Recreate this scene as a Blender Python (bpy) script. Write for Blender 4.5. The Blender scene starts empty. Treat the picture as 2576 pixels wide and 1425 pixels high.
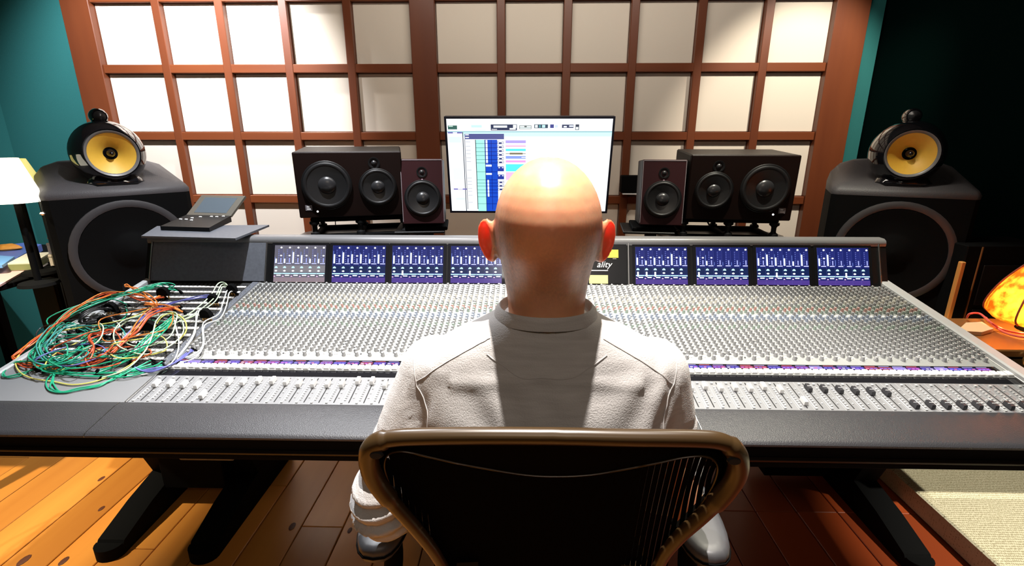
import bpy, bmesh, math, random
from mathutils import Vector, Matrix
random.seed(7)
sc = bpy.context.scene
C = sc.collection
PI = math.pi

# ------------------------------------------------------------------ camera, world, lights, exposure
F_PX, PITCH, YAW, CAM_H = 1250.0, math.radians(16.4), math.radians(1.3), 1.42
cd = bpy.data.cameras.new('camera'); cam = bpy.data.objects.new('camera', cd); C.objects.link(cam)
cd.sensor_width = 36; cd.lens = 36*F_PX/2576; cd.clip_start = .02
cam.location = (0, 0, CAM_H); cam.rotation_euler = (PI/2-PITCH, 0, YAW)
sc.camera = cam
sc.view_settings.view_transform = 'Standard'; sc.view_settings.look = 'None'
sc.view_settings.exposure = 0.0; sc.view_settings.gamma = 1; sc.view_settings.use_curve_mapping = False
w = bpy.data.worlds.new('world'); sc.world = w; w.use_nodes = True
w.node_tree.nodes['Background'].inputs[0].default_value = (.5, .45, .4, 1)
w.node_tree.nodes['Background'].inputs[1].default_value = .02

def spot(name, loc, target, power, col, size=65, blend=.5, rad=.03):
    l = bpy.data.lights.new(name, 'SPOT'); l.energy = power; l.color = col
    l.spot_size = math.radians(size); l.spot_blend = blend; l.shadow_soft_size = rad
    o = bpy.data.objects.new(name, l); C.objects.link(o); o.location = loc
    o.rotation_euler = (Vector(target)-Vector(loc)).to_track_quat('-Z', 'Y').to_euler()
    return o
def point(name, loc, power, col, rad=.03):
    l = bpy.data.lights.new(name, 'POINT'); l.energy = power; l.color = col; l.shadow_soft_size = rad
    o = bpy.data.objects.new(name, l); C.objects.link(o); o.location = loc; return o
def area(name, loc, target, power, col, sx, sy):
    l = bpy.data.lights.new(name, 'AREA'); l.shape = 'RECTANGLE'; l.size = sx; l.size_y = sy
    l.energy = power; l.color = col
    o = bpy.data.objects.new(name, l); C.objects.link(o); o.location = loc
    o.rotation_euler = (Vector(target)-Vector(loc)).to_track_quat('-Z', 'Y').to_euler(); return o

spot('downlight_lattice_left', (-1.80, 2.05, 2.72), (-2.05, 3.2, 1.65), 370, (.97, .97, 1.0), 80, .6, .02)
spot('downlight_lattice_left_near', (-1.70, 2.93, 2.72), (-1.68, 3.22, 1.8), 110, (1, .97, .92), 90, .8, .03)
spot('downlight_lattice_right', (1.78, 2.05, 2.72), (1.60, 3.2, 1.45), 190, (1, .90, .74), 52, .6, .02)
area('fill_lattice_middle', (.1, 1.95, 2.72), (.1, 3.2, 1.5), 22, (1, .90, .78), 1.9, .12)  # added fill that brightens the middle lattice panels
spot('downlight_over_seat', (.06, .80, 2.7), (.04, .80, .9), 440, (1, .93, .86), 80, .5, .016)
spot('downlight_console_left', (-.80, 1.75, 2.7), (-.95, 1.5, .8), 270, (.93, .96, 1), 88, .6, .02)
spot('downlight_console_right', (.95, 1.9, 2.7), (.95, 1.5, .8), 190, (1, .95, .78), 75, .6, .02)
spot('downlight_floor_left', (-2.35, 1.0, 2.7), (-2.6, 1.5, 0), 560, (1, .88, .66), 60, .6, .03)
spot('warm_fill_rear', (.1, -1.7, 2.68), (.05, .6, .9), 16, (1, .62, .28), 80, .8, .08)  # warm fill added behind the camera for the chair frame
area('fill_rear', (.1, -1.0, 2.7), (.05, .75, 1.1), 10, (1, .93, .86), .8, .5)  # unseen fill added to lift the back of head and shirt
spot('downlight_riser', (2.2, .3, 2.7), (2.05, 1.25, 0), 620, (1, .95, .8), 36, .5, .03)

# ------------------------------------------------------------------ helpers
fw = Vector((-math.sin(YAW)*math.cos(PITCH), math.cos(YAW)*math.cos(PITCH), -math.sin(PITCH)))
rt = Vector((math.cos(YAW), math.sin(YAW), 0)); up = rt.cross(fw); EYE = Vector((0, 0, CAM_H))
def ray(px, py): return fw + rt*((px-1288)/F_PX) - up*((py-712.5)/F_PX)
def at(px, py, Y):
    d = ray(px, py); return EYE + d*(Y/d.y)
def atz(px, py, Z):
    d = ray(px, py); return EYE + d*((Z-CAM_H)/d.z)
def atplane(px, py, p0, n):
    d = ray(px, py); return EYE + d*((Vector(p0)-EYE).dot(n)/d.dot(n))

def V(*a): return Vector(a)
class MB:
    def __init__(s): s.v = []; s.f = []; s.m = []; s.c = []
    def add(s, vs, fs, m=0, col=None):
        b = len(s.v); s.v += [tuple(v) for v in vs]
        for f in fs: s.f.append([b+i for i in f]); s.m.append(m); s.c.append(col)
    def box(s, a, b, m=0, M=None, ch=0, col=None):
        x0, y0, z0 = [min(a[i], b[i]) for i in range(3)]; x1, y1, z1 = [max(a[i], b[i]) for i in range(3)]
        if ch > 0:
            c = min(ch, (x1-x0)/2.01, (y1-y0)/2.01, (z1-z0)/2.01)
            vs = []; idx = {}
            for i, X in enumerate((x0, x1)):
                for j, Yv in enumerate((y0, y1)):
                    for k, Z in enumerate((z0, z1)):
                        sx, sy, sz = (c if i == 0 else -c), (c if j == 0 else -c), (c if k == 0 else -c)
                        idx[(i, j, k, 0)] = len(vs); vs.append(V(X, Yv+sy, Z+sz))
                        idx[(i, j, k, 1)] = len(vs); vs.append(V(X+sx, Yv, Z+sz))
                        idx[(i, j, k, 2)] = len(vs); vs.append(V(X+sx, Yv+sy, Z))
            fs = []
            for i in (0, 1):
                q = [idx[(i, 0, 0, 0)], idx[(i, 1, 0, 0)], idx[(i, 1, 1, 0)], idx[(i, 0, 1, 0)]]
                fs.append(q if i else q[::-1])
                q = [idx[(0, i, 0, 1)], idx[(0, i, 1, 1)], idx[(1, i, 1, 1)], idx[(1, i, 0, 1)]]
                fs.append(q if i else q[::-1])
                q = [idx[(0, 0, i, 2)], idx[(1, 0, i, 2)], idx[(1, 1, i, 2)], idx[(0, 1, i, 2)]]
                fs.append(q if i else q[::-1])
            for i in (0, 1):
                for j in (0, 1):
                    fs.append([idx[(i, j, 0, 0)], idx[(i, j, 0, 1)], idx[(i, j, 1, 1)], idx[(i, j, 1, 0)]][::(-1 if (i+j) % 2 else 1)])
                    fs.append([idx[(i, 0, j, 0)], idx[(i, 0, j, 2)], idx[(i, 1, j, 2)], idx[(i, 1, j, 0)]][::(1 if (i+j) % 2 else -1)])
                    fs.append([idx[(0, i, j, 1)], idx[(0, i, j, 2)], idx[(1, i, j, 2)], idx[(1, i, j, 1)]][::(-1 if (i+j) % 2 else 1)])
                    for k in (0, 1):
                        fs.append([idx[(i, j, k, 0)], idx[(i, j, k, 1)], idx[(i, j, k, 2)]][::(1 if (i+j+k) % 2 else -1)])
        else:
            vs = [V(x, y, z) for x in (x0, x1) for y in (y0, y1) for z in (z0, z1)]
            fs = [[0, 1, 3, 2], [4, 6, 7, 5], [0, 4, 5, 1], [2, 3, 7, 6], [0, 2, 6, 4], [1, 5, 7, 3]]
        if M: vs = [M @ v for v in vs]
        s.add(vs, fs, m, col)
    def lathe(s, prof, n=24, M=None, m=0, caps=True, mats=None):
        """prof: (r, z) pairs around local Z"""
        vs = []; fs = []; k = len(prof)
        for r, z in prof:
            for i in range(n):
                a = 2*PI*i/n; vs.append(V(r*math.cos(a), r*math.sin(a), z))
        if M: vs = [M @ v for v in vs]
        b = len(s.v); s.v += [tuple(v) for v in vs]
        for j in range(k-1):
            for i in range(n):
                i2 = (i+1) % n
                s.f.append([b+j*n+i, b+j*n+i2, b+(j+1)*n+i2, b+(j+1)*n+i]); s.m.append(mats[j] if mats else m); s.c.append(None)
        if caps:
            s.f.append([b+i for i in range(n)][::-1]); s.m.append(mats[0] if mats else m); s.c.append(None)
            s.f.append([b+(k-1)*n+i for i in range(n)]); s.m.append(mats[-1] if mats else m); s.c.append(None)
    def loft(s, rings, closed=True, caps=True, m=0):
        n = len(rings[0]); vs = [v for r in rings for v in r]; fs = []
        for j in range(len(rings)-1):
            for i in range(n if closed else n-1):
                i2 = (i+1) % n
                fs.append([j*n+i, j*n+i2, (j+1)*n+i2, (j+1)*n+i])
        if caps:
            fs.append(list(range(n))[::-1]); fs.append([(len(rings)-1)*n+i for i in range(n)])
        s.add(vs, fs, m)
    def tube(s, pts, r, n=8, m=0, closed=False, flat=None):
        pts = [Vector(p) for p in pts]; rs = r if isinstance(r, (list, tuple)) else [r]*len(pts)
        rings = []; N = len(pts); prev = None
        for i, p in enumerate(pts):
            a = pts[(i-1) % N] if (closed or i > 0) else p; b = pts[(i+1) % N] if (closed or i < N-1) else p
            t = (b-a).normalized() if (b-a).length > 1e-9 else V(0, 0, 1)
            if prev is None:
                ref = V(0, 0, 1) if abs(t.z) < .9 else V(1, 0, 0)
                u = t.cross(ref).normalized()
            else:
                u = (prev - t*prev.dot(t)); u = u.normalized() if u.length > 1e-6 else t.orthogonal().normalized()
            prev = u; v = t.cross(u)
            rings.append([p+u*math.cos(2*PI*k/n)*rs[i]+v*math.sin(2*PI*k/n)*rs[i] for k in range(n)])
        if closed:
            vs = [v for r_ in rings for v in r_]; fs = []
            # align the seam
            best = min(range(n), key=lambda k: (rings[-1][0]-rings[0][k]).length)
            for j in range(N):
                for i in range(n):
                    i2 = (i+1) % n
                    if j < N-1: fs.append([j*n+i, j*n+i2, (j+1)*n+i2, (j+1)*n+i])
                    else: fs.append([j*n+i, j*n+i2, (i2+best) % n, (i+best) % n])
            s.add(vs, fs, m)
        else: s.loft(rings, m=m)
    def prism(s, poly, h0, h1, M=None, m=0):
        """2D poly (x,y) extruded in local z"""
        n = len(poly); vs = [V(x, y, h0) for x, y in poly]+[V(x, y, h1) for x, y in poly]
        if M: vs = [M @ v for v in vs]
        fs = [list(range(n))[::-1], [n+i for i in range(n)]]+[[i, (i+1) % n, n+(i+1) % n, n+i] for i in range(n)]
        s.add(vs, fs, m)
    def build(s, name, mats, parent=None, smooth=35, M=None, fix=True):
        me = bpy.data.meshes.new(name); me.from_pydata(s.v, [], s.f)
        if not isinstance(mats, (list, tuple)): mats = [mats]
        for m in mats: me.materials.append(m)
        if len(mats) > 1: me.polygons.foreach_set('material_index', s.m)
        if any(c is not None for c in s.c):
            ca = me.color_attributes.new('col', 'FLOAT_COLOR', 'CORNER'); data = []
            for p, c in zip(me.polygons, s.c):
                c = c or (1, 1, 1)
                for _ in p.vertices: data += [c[0], c[1], c[2], 1]
            ca.data.foreach_set('color', data)
        if fix:
            bm = bmesh.new(); bm.from_mesh(me); bmesh.ops.recalc_face_normals(bm, faces=bm.faces); bm.to_mesh(me); bm.free()
        if smooth:
            me.polygons.foreach_set('use_smooth', [True]*len(me.polygons)); me.set_sharp_from_angle(angle=math.radians(smooth))
        me.update()
        o = bpy.data.objects.new(name, me); C.objects.link(o)
        if parent: o.parent = parent
        if M: o.matrix_local = M
        return o

def thing(name, label, cat, loc=(0, 0, 0), rz=0, group=None):
    o = bpy.data.objects.new(name, None); C.objects.link(o); o.location = loc; o.rotation_euler = (0, 0, rz)
    o.empty_display_size = .05
    return tag(o, label, cat, group)
def tag(o, label, cat, group=None):
    o['label'] = label; o['category'] = cat
    if group: o['group'] = group
    return o
def struct(o): o['kind'] = 'structure'; return o
def stuff(o): o['kind'] = 'stuff'; return o
def inst(src, parent, M, name=None):
    c = src.copy(); C.objects.link(c); c.parent = parent; c.matrix_local = M; return c
def copy_tree(o, parent=None):
    c = o.copy(); C.objects.link(c); c.parent = parent
    for ch in list(o.children): copy_tree(ch, c)
    return c
def T(x, y, z): return Matrix.Translation((x, y, z))
def RX(a): return Matrix.Rotation(a, 4, 'X')
def RY(a): return Matrix.Rotation(a, 4, 'Y')
def RZ(a): return Matrix.Rotation(a, 4, 'Z')
def smoothpath(pts, sub=6, closed=False):
    P = [Vector(p) for p in pts]; n = len(P); out = []
    for i in range(n if closed else n-1):
        if closed: p0, p1, p2, p3 = P[i-1], P[i], P[(i+1) % n], P[(i+2) % n]
        else: p0, p1, p2, p3 = P[max(i-1, 0)], P[i], P[i+1], P[min(i+2, n-1)]
        for k in range(sub):
            t = k/sub
            out.append(.5*((2*p1)+(p2-p0)*t+(2*p0-5*p1+4*p2-p3)*t*t+(3*p1-p0-3*p2+p3)*t**3))
    if not closed: out.append(P[-1])
    return out

# ------------------------------------------------------------------ materials
MATS = {}
def mat(name, col, rough=.5, metal=0, noise=None, bump=None, spec=.5, emit=None, es=0, coat=0, var=0, **k):
    """noise=(scale, amount, stretch xyz, dark colour); bump=(scale, strength, stretch)"""
    m = bpy.data.materials.new(name); m.use_nodes = True; nt = m.node_tree; b = nt.nodes['Principled BSDF']; L = nt.links
    b.inputs['Base Color'].default_value = (*col, 1); b.inputs['Roughness'].default_value = rough
    b.inputs['Metallic'].default_value = metal; b.inputs['Specular IOR Level'].default_value = spec
    if coat: b.inputs['Coat Weight'].default_value = coat; b.inputs['Coat Roughness'].default_value = .06
    if emit: b.inputs['Emission Color'].default_value = (*emit, 1); b.inputs['Emission Strength'].default_value = es
    for kk, v in k.items(): b.inputs[kk.replace('_', ' ')].default_value = v
    tc = None
    def coords(st):
        nonlocal tc
        if tc is None: tc = nt.nodes.new('ShaderNodeTexCoord')
        mp = nt.nodes.new('ShaderNodeMapping'); mp.inputs['Scale'].default_value = st
        L.new(tc.outputs['Object'], mp.inputs[0]); return mp.outputs[0]
    out = None
    if noise:
        sc_, amt, st, dark = noise
        n = nt.nodes.new('ShaderNodeTexNoise'); n.inputs['Scale'].default_value = sc_; n.inputs['Detail'].default_value = 5
        L.new(coords(st), n.inputs['Vector'])
        r = nt.nodes.new('ShaderNodeValToRGB'); r.color_ramp.elements[0].position = .5-.22; r.color_ramp.elements[1].position = .5+.22
        r.color_ramp.elements[0].color = (*[col[i]*(1-amt)+dark[i]*amt for i in range(3)], 1); r.color_ramp.elements[1].color = (*col, 1)
        L.new(n.outputs['Fac'], r.inputs[0]); out = r.outputs[0]
    if var:
        oi = nt.nodes.new('ShaderNodeObjectInfo'); h = nt.nodes.new('ShaderNodeHueSaturation')
        mr = nt.nodes.new('ShaderNodeMapRange'); mr.inputs['To Min'].default_value = 1-var; mr.inputs['To Max'].default_value = 1+var
        L.new(oi.outputs['Random'], mr.inputs['Value']); L.new(mr.outputs[0], h.inputs['Value'])
        if out: L.new(out, h.inputs['Color'])
        else: h.inputs['Color'].default_value = (*col, 1)
        out = h.outputs[0]
    if out: L.new(out, b.inputs['Base Color'])
    if bump:
        n = nt.nodes.new('ShaderNodeTexNoise'); n.inputs['Scale'].default_value = bump[0]; n.inputs['Detail'].default_value = 4
        L.new(coords(bump[2] if len(bump) > 2 else (1, 1, 1)), n.inputs['Vector'])
        bp = nt.nodes.new('ShaderNodeBump'); bp.inputs['Strength'].default_value = bump[1]; bp.inputs['Distance'].default_value = .004
        L.new(n.outputs['Fac'], bp.inputs['Height']); L.new(bp.outputs[0], b.inputs['Normal'])
    MATS[name] = m; return m

M_wood = mat('stained_wood', (.15, .040, .013), .38, noise=(6, .55, (1, 1, .12), (.06, .012, .006)), bump=(30, .1, (1, 1, .1)))
M_woodh = mat('stained_wood_rail', (.17, .045, .014), .36, noise=(6, .55, (.12, 1, 1), (.07, .014, .006)))
M_panel = mat('acoustic_cloth', (.66, .60, .52), .9, noise=(3, .08, (1, 1, 1), (.5, .45, .4)), bump=(500, .08))
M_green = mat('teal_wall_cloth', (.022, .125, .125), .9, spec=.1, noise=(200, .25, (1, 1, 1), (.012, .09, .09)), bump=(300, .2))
M_unlit = mat('unlit_wall', (.001, .005, .0045), .95, spec=.0)  # unlit green wall: its darkness is put into the colour
M_ceil = mat('ceiling_paint', (.10, .09, .08), .9)
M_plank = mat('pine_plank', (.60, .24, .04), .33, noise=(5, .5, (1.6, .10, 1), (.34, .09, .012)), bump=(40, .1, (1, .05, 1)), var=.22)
M_shadeplank = mat('shaded_plank', (.24, .040, .008), .42, noise=(5, .5, (1.6, .10, 1), (.2, .03, .006)), bump=(40, .1, (1, .05, 1)), var=.2)  # planks in shade: the darker red of the shade is put into the colour
M_gap = mat('floor_gap', (.03, .012, .005), .9)
M_black = mat('black_plastic', (.006, .006, .0065), .45, spec=.2)
M_blackm = mat('black_matte', (.0028, .0028, .003), .8, spec=.07)
M_blackg = mat('black_gloss', (.006, .006, .008), .07, coat=.6)
M_gloss = mat('black_glass', (.01, .01, .012), .04)
M_chrome = mat('brushed_steel', (.72, .72, .72), .3, 1)
M_white = mat('white_plastic', (.85, .85, .85), .4)
M_console = mat('console_grey', (.185, .19, .20), .5, noise=(4, .06, (1, 1, 1), (.16, .165, .175)))
M_strip = mat('strip_grey', (.27, .28, .275), .5)
M_light = mat('console_light', (.45, .46, .46), .45)
M_rim = mat('console_rim', (.42, .43, .44), .4)
M_slate = mat('slate_panel', (.12, .13, .155), .5, noise=(90, .3, (1, 1, 1), (.03, .032, .04)))
M_leather = mat('armrest_leather', (.032, .032, .036), .38, noise=(5, .3, (.5, 1, 1), (.02, .02, .023)), bump=(420, .3))
M_knob = mat('knob_grey', (.26, .265, .27), .45)
M_cap = mat('fader_cap', (.68, .68, .68), .4)
M_capd = mat('fader_cap_dark', (.03, .03, .035), .4)
M_slot = mat('slot_black', (.006, .006, .006), .8)
M_baffle = mat('dark_veneer', (.010, .004, .003), .5, spec=.12, noise=(8, .5, (.3, 1, 3), (.007, .004, .0035)))
M_baffle2 = mat('red_veneer', (.035, .009, .011), .5, spec=.2, noise=(8, .4, (1, 1, .2), (.02, .006, .008)))
M_cab = mat('cabinet_black', (.012, .011, .010), .45, spec=.3)
M_cone = mat('cone_black', (.010, .010, .011), .4)
M_surround = mat('rubber_surround', (.012, .012, .013), .45, spec=.3)
M_dustcap = mat('dust_cap', (.022, .022, .024), .3)
M_kevlar = mat('yellow_cone', (.78, .47, .055), .5, noise=(60, .2, (1, 1, 1), (.6, .3, .03)), emit=None)
M_skin = mat('skin', (.74, .36, .20), .38, noise=(26, .45, (1, 1, 1), (.48, .19, .10)), Subsurface_Weight=.6, Subsurface_Scale=.03)
M_shirt = mat('heather_cotton', (.55, .53, .52), .95, noise=(22, .5, (.7, 1, 6), (.34, .32, .31)), bump=(420, .25), spec=.2, Sheen_Weight=.1)
M_seam = mat('shirt_seam', (.48, .46, .45), .95, spec=.2)
M_jeans = mat('denim', (.04, .055, .09), .85, noise=(120, .4, (1, 1, 1), (.02, .03, .05)))
M_shoe = mat('shoe_leather', (.03, .02, .015), .4)
M_frame = mat('chair_frame', (.045, .025, .009), .33, noise=(20, .2, (1, 1, 1), (.03, .018, .007)))
M_mesh = mat('chair_mesh', (.002, .0017, .0014), .9, spec=.02)
M_pad = mat('armpad_vinyl', (.055, .055, .06), .45)
M_lcd = mat('lcd_grey', (.10, .125, .15), .12)
M_alu = mat('brushed_grey', (.30, .28, .24), .35, .6)
M_gold = mat('plug_brass', (.75, .45, .15), .3, .9)
M_jack = mat('patch_label', (.80, .79, .78), .6)

# colour attribute materials
def attr_mat(name, strength, rough=.3, base=None):
    m = bpy.data.materials.new(name); m.use_nodes = True; nt = m.node_tree; b = nt.nodes['Principled BSDF']
    a = nt.nodes.new('ShaderNodeAttribute'); a.attribute_name = 'col'
    if strength: 
        nt.links.new(a.outputs['Color'], b.inputs['Emission Color']); b.inputs['Emission Strength'].default_value = strength
        b.inputs['Base Color'].default_value = (.01, .01, .012, 1)
    else: nt.links.new(a.outputs['Color'], b.inputs['Base Color'])
    b.inputs['Roughness'].default_value = rough; return m
M_screen = attr_mat('lit_screen', 1.25, .15)
M_monitor = attr_mat('lit_monitor', 1.25, .25)
M_print = attr_mat('printed_colour', 0, .5)

class Flat:
    """stacked flat graphics in local XY facing +Z"""
    def __init__(s): s.mb = MB(); s.k = 0
    def rect(s, x0, y0, x1, y1, col, lay=None):
        z = (lay if lay is not None else 1)*.00025
        s.mb.add([(x0, y0, z), (x1, y0, z), (x1, y1, z), (x0, y1, z)], [[0, 1, 2, 3]], 0, col)
    def poly(s, pts, col, lay=1):
        s.mb.add([(x, y, lay*.00025) for x, y in pts], [list(range(len(pts)))], 0, col)
    def disc(s, x, y, rx, ry, col, lay=1, half=False):
        n = 8
        if half: pts = [(x+rx*math.cos(PI*i/n), y+ry*math.sin(PI*i/n)) for i in range(n+1)]
        else: pts = [(x+rx*math.cos(2*PI*i/n), y+ry*math.sin(2*PI*i/n)) for i in range(n)]
        s.poly(pts, col, lay)
    def build(s, name, m, parent, M): return s.mb.build(name, m, parent, smooth=0, M=M, fix=False)

# ------------------------------------------------------------------ ROOM
CEIL = 2.78; WY = 3.2
XL, XR = -3.25, 2.06
floor = thing('floor', 'x', 'x'); del floor['label'], floor['category']; struct(floor)
b = MB(); b.box((-3.4, -2.6, -.06), (3.2, 3.35, -.026)); b.build('subfloor', M_gap, floor)
mbp = {}
x = -3.40+.005; k = 0
PW = .160
while x < 3.0:
    y = -2.6 - random.random()*1.6
    if abs(x-1.2) < .5: y = 1.65-4.8
    while y < 3.3:
        ln = random.choice((1.8, 2.4, 2.4)) if abs(x-1.2) >= .5 else 2.4
        y0, y1 = max(y, -2.55), min(y+ln, 3.3)
        if y1-y0 > .1:
            b = MB(); dz = random.uniform(-.0008, .0008)
            b.box((-PW/2+.0022, -(y1-y0)/2+.001, -.025), (PW/2-.0022, (y1-y0)/2-.001, dz), ch=.002)
            o = b.build('plank', M_shadeplank if x > .35 else M_plank, floor, smooth=0); o.location = (x+PW/2, (y0+y1)/2, 0)
        y += ln
    x += PW
# dark knots in the boards
b = MB()
for px, py, r in [(255, 1205, .014), (305, 1288, .012), (735, 1325, .016), (880, 1335, .012), (255, 1280, .012), (60, 1410, .02), (1968, 1182, .009), (160, 1412, .016)]:
    p = atz(px, py, .0012); b.lathe([(r*.7, 0), (r*.6, .0004)], 10, T(p.x, p.y, .001) @ Matrix.Diagonal((1, 1.8, 1, 1)))
b.build('knot', mat('knot', (.09, .025, .01), .5), floor)

wall = thing('wall_front', 'x', 'x'); del wall['label'], wall['category']; struct(wall)
b = MB(); b.box((-3.35, 3.27, 0), (2.2, 3.40, CEIL)); b.build('wall_surface', M_green, wall)
b = MB(); b.box((-3.35, 3.2, 0), (-2.715, 3.275, CEIL)); b.build('cloth_panel', M_green, wall)
b = MB(); b.box((1.965, 3.2, 0), (2.05, 3.275, CEIL)); b.build('cloth_panel', M_green, wall)
YP = 3.222   # cloth face
posts = [(-2.71, -2.54)]
pl = [-2.54, -2.155, -1.782, -1.407, -1.032, -.665]
pr = [-.518, -.136, .25, .636, 1.02, 1.40, 1.765]
rows = [.26, .65, 1.035, 1.424, 1.813, 2.198, 2.58]
hw = .024
def beam(name, x0, x1, z0, z1, m, d=0):
    b = MB(); b.box((x0, 3.185+d, z0), (x1, 3.27, z1), ch=.003); o = b.build(name, m, wall, smooth=0); return o
beam('lattice_border', -2.71, -2.54, .05, 2.66, M_wood, -.01)
beam('lattice_border', 1.765, 1.955, .05, 2.66, M_wood, -.01)
beam('centre_post', -.665, -.518, .05, 2.66, M_wood, -.01)
for c in pl[1:-1]+pr[1:-1]: beam('lattice_post', c-hw, c+hw, .08, 2.62, M_wood)
for c in rows:
    beam('lattice_rail', -2.54, -.665, c-hw, c+hw, M_woodh, .003)
    beam('lattice_rail', -.518, 1.765, c-hw, c+hw, M_woodh, .003)
for xs in (pl, pr):
    for i in range(len(xs)-1):
        x0 = xs[i]+(hw if i else 0); x1 = xs[i+1]-(hw if i < len(xs)-2 else 0)
        for j in range(len(rows)-1):
            b = MB(); b.box((x0+.001, YP-.004*random.random(), rows[j]+hw+.001), (x1-.001, YP+.03, rows[j+1]-hw-.001), ch=.004)
            b.build('cloth_panel', M_panel, wall, smooth=0)
def wallbox(name, a, bb, m, M=None):
    b = MB(); b.box(a, bb, M=M); o = b.build(name, m, smooth=0); struct(o); return o
wallbox('wall_left', (-3.35, -2.6, 0), (-3.25, 3.2, CEIL), M_green)
ang = math.atan2(2.95-2.06, 3.2+2.6)
wallbox('wall_right', (0, 0, 0), (.1, 6.0, CEIL), M_unlit, T(2.97, -2.6, 0) @ RZ(ang))
wallbox('wall_rear', (-3.35, -2.7, 0), (3.2, -2.6, CEIL), M_unlit)
wallbox('ceiling', (-3.35, -2.7, CEIL), (3.2, 3.4, CEIL+.1), M_ceil)

# carpeted riser at right
riser = thing('carpeted_riser', 'low beige woven-carpet riser on the floor at right', 'platform', (1.9, 1.2, 0))
m = mat('riser_carpet', (.52, .47, .32), .95)
nt = m.node_tree; bs = nt.nodes['Principled BSDF']; tc = nt.nodes.new('ShaderNodeTexCoord')
mp = nt.nodes.new('ShaderNodeMapping'); mp.inputs['Scale'].default_value = (150, 95, 150); nt.links.new(tc.outputs['Object'], mp.inputs[0])
vo = nt.nodes.new('ShaderNodeTexVoronoi'); vo.inputs['Scale'].default_value = 1; vo.inputs['Randomness'].default_value = .25
nt.links.new(mp.outputs[0], vo.inputs['Vector'])
rp = nt.nodes.new('ShaderNodeValToRGB'); rp.color_ramp.elements[0].position = .25; rp.color_ramp.elements[0].color = (.26, .22, .12, 1)
rp.color_ramp.elements[1].position = .42; rp.color_ramp.elements[1].color = (.60, .55, .40, 1)
nt.links.new(vo.outputs['Distance'], rp.inputs[0]); nt.links.new(rp.outputs[0], bs.inputs['Base Color'])
bp = nt.nodes.new('ShaderNodeBump'); bp.inputs['Strength'].default_value = .6; bp.inputs['Distance'].default_value = .004
nt.links.new(rp.outputs[0], bp.inputs['Height']); nt.links.new(bp.outputs[0], bs.inputs['Normal'])
b = MB(); b.box((-.355, -1.3, 0), (.31, .69, .088), ch=.006); b.build('carpet_top', m, riser)

# ------------------------------------------------------------------ MIXING CONSOLE
X0, X1 = -1.475, 1.392           # outer sides
CL, CR = -1.018, 1.352           # channel surface
P0 = V(0, 1.118, .762); SL = math.atan(.161); NRM = V(0, -math.sin(SL), math.cos(SL))
cons = thing('mixing_console', 'wide grey mixing console of knobs, faders and blue screens before the seated man', 'mixing console', (0, 1.5, 0))
Mc = T(0, -1.5, 0)
MS = Mc @ T(*P0) @ RX(SL)        # slope frame: x across, y up the slope, z out
LEN = .725
def cb(name, m, boxes, M=Mc, ch=.002, smooth=0):
    b = MB()
    for a, c in boxes: b.box(a, c, ch=ch)
    return b.build(name, m, cons, smooth=smooth, M=M)
# body under the surface
b = MB()
prof = [(1.06, .66), (1.118, .745), (1.83, .860), (1.98, .86), (1.98, .60), (1.5, .58)]
b.prism(prof, X0+.004, X1-.004, M=Matrix(((0, 0, 1, 0), (1, 0, 0, 0), (0, 1, 0, 0), (0, 0, 0, 1))))
b.build('body', M_black, cons, smooth=0, M=Mc)
# armrest in three upholstered lengths
arm = [(1.118, .764), (1.10, .7645), (1.012, .7485), (1.005, .746), (1.001, .7415), (1.001, .737), (1.005, .7335), (1.02, .732), (1.118, .732)]
YZ = Matrix(((0, 0, 1, 0), (1, 0, 0, 0), (0, 1, 0, 0), (0, 0, 0, 1)))
for a0, a1 in ((X0, CL-.018), (CL-.016, .425), (.427, X1)):
    b = MB(); b.prism(arm, a0+.0008, a1-.0008, M=YZ); b.build('armrest', M_leather, cons, smooth=30, M=Mc)
for px_ in (CL-.017, .426):
    b = MB(); b.prism([(y+(-.0006 if z < .75 else 0), z+.0006) for y, z in arm], px_-.0007, px_+.0007, M=YZ); b.build('armrest_piping', M_chrome, cons, smooth=0, M=Mc)
cb('fascia', M_blackm, [((X0+.004, 1.016, .696), (X1-.004, 1.118, .7315))], ch=.004)
cb('trim_strip', mat('fascia_trim', (.02, .012, .008), .3), [((X0+.004, 1.008, .690), (X1-.004, 1.03, .6955))], ch=.001)
cb('under_rail', M_blackm, [((X0+.02, 1.03, .660), (X1-.02, 1.10, .689))], ch=.002)
# channel surface plate
cb('surface_plate', M_strip, [((CL, .150, -.012), (CR, LEN, 0))], MS, 0)
cb('fader_plate', M_console, [((CL, 0, -.012), (CR, .119, 0))], MS, 0)
cb('gloss_strip', M_gloss, [((CL+.004, .1195, -.012), (CR-.002, .1495, -.0015))], MS @ RX(0), 0)
cb('side_rim', M_rim, [((CR+.001, -.002, -.03), (X1, LEN+.02, .017))], MS, .004)
cb('side_rim', M_rim, [((X0, .05, -.03), (X0+.022, LEN+.02, .012))], MS, .004)
cb('chrome_edge', M_chrome, [((CL-.006, 0, -.01), (CL-.001, LEN, .004))], MS, .001)
cb('chrome_edge', M_chrome, [((CR-.001, 0, -.01), (CR+.003, LEN, .004))], MS, .001)
cb('section_rib', M_light, [((.407, .16, 0), (.414, LEN, .003))], MS, .001)
cb('section_rib', M_light, [((-.088, .16, 0), (-.081, LEN, .003))], MS, .001)
PITCH_CH = .0388
NCH = 61
chx = [CL+.006+PITCH_CH*(i+.5) for i in range(NCH)]
# strip divider lines (fine raised seams), joined
b = MB()
for i in range(1, NCH):
    xx = CL+.006+PITCH_CH*i
    b.box((xx-.0004, .155, 0), (xx+.0004, LEN, .0006))
    b.box((xx-.0004, .002, 0), (xx+.0004, .118, .0005))
stuff(b.build('strip_divider', mat('divider', (.36, .37, .38), .5), cons, smooth=0, M=MS))
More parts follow.
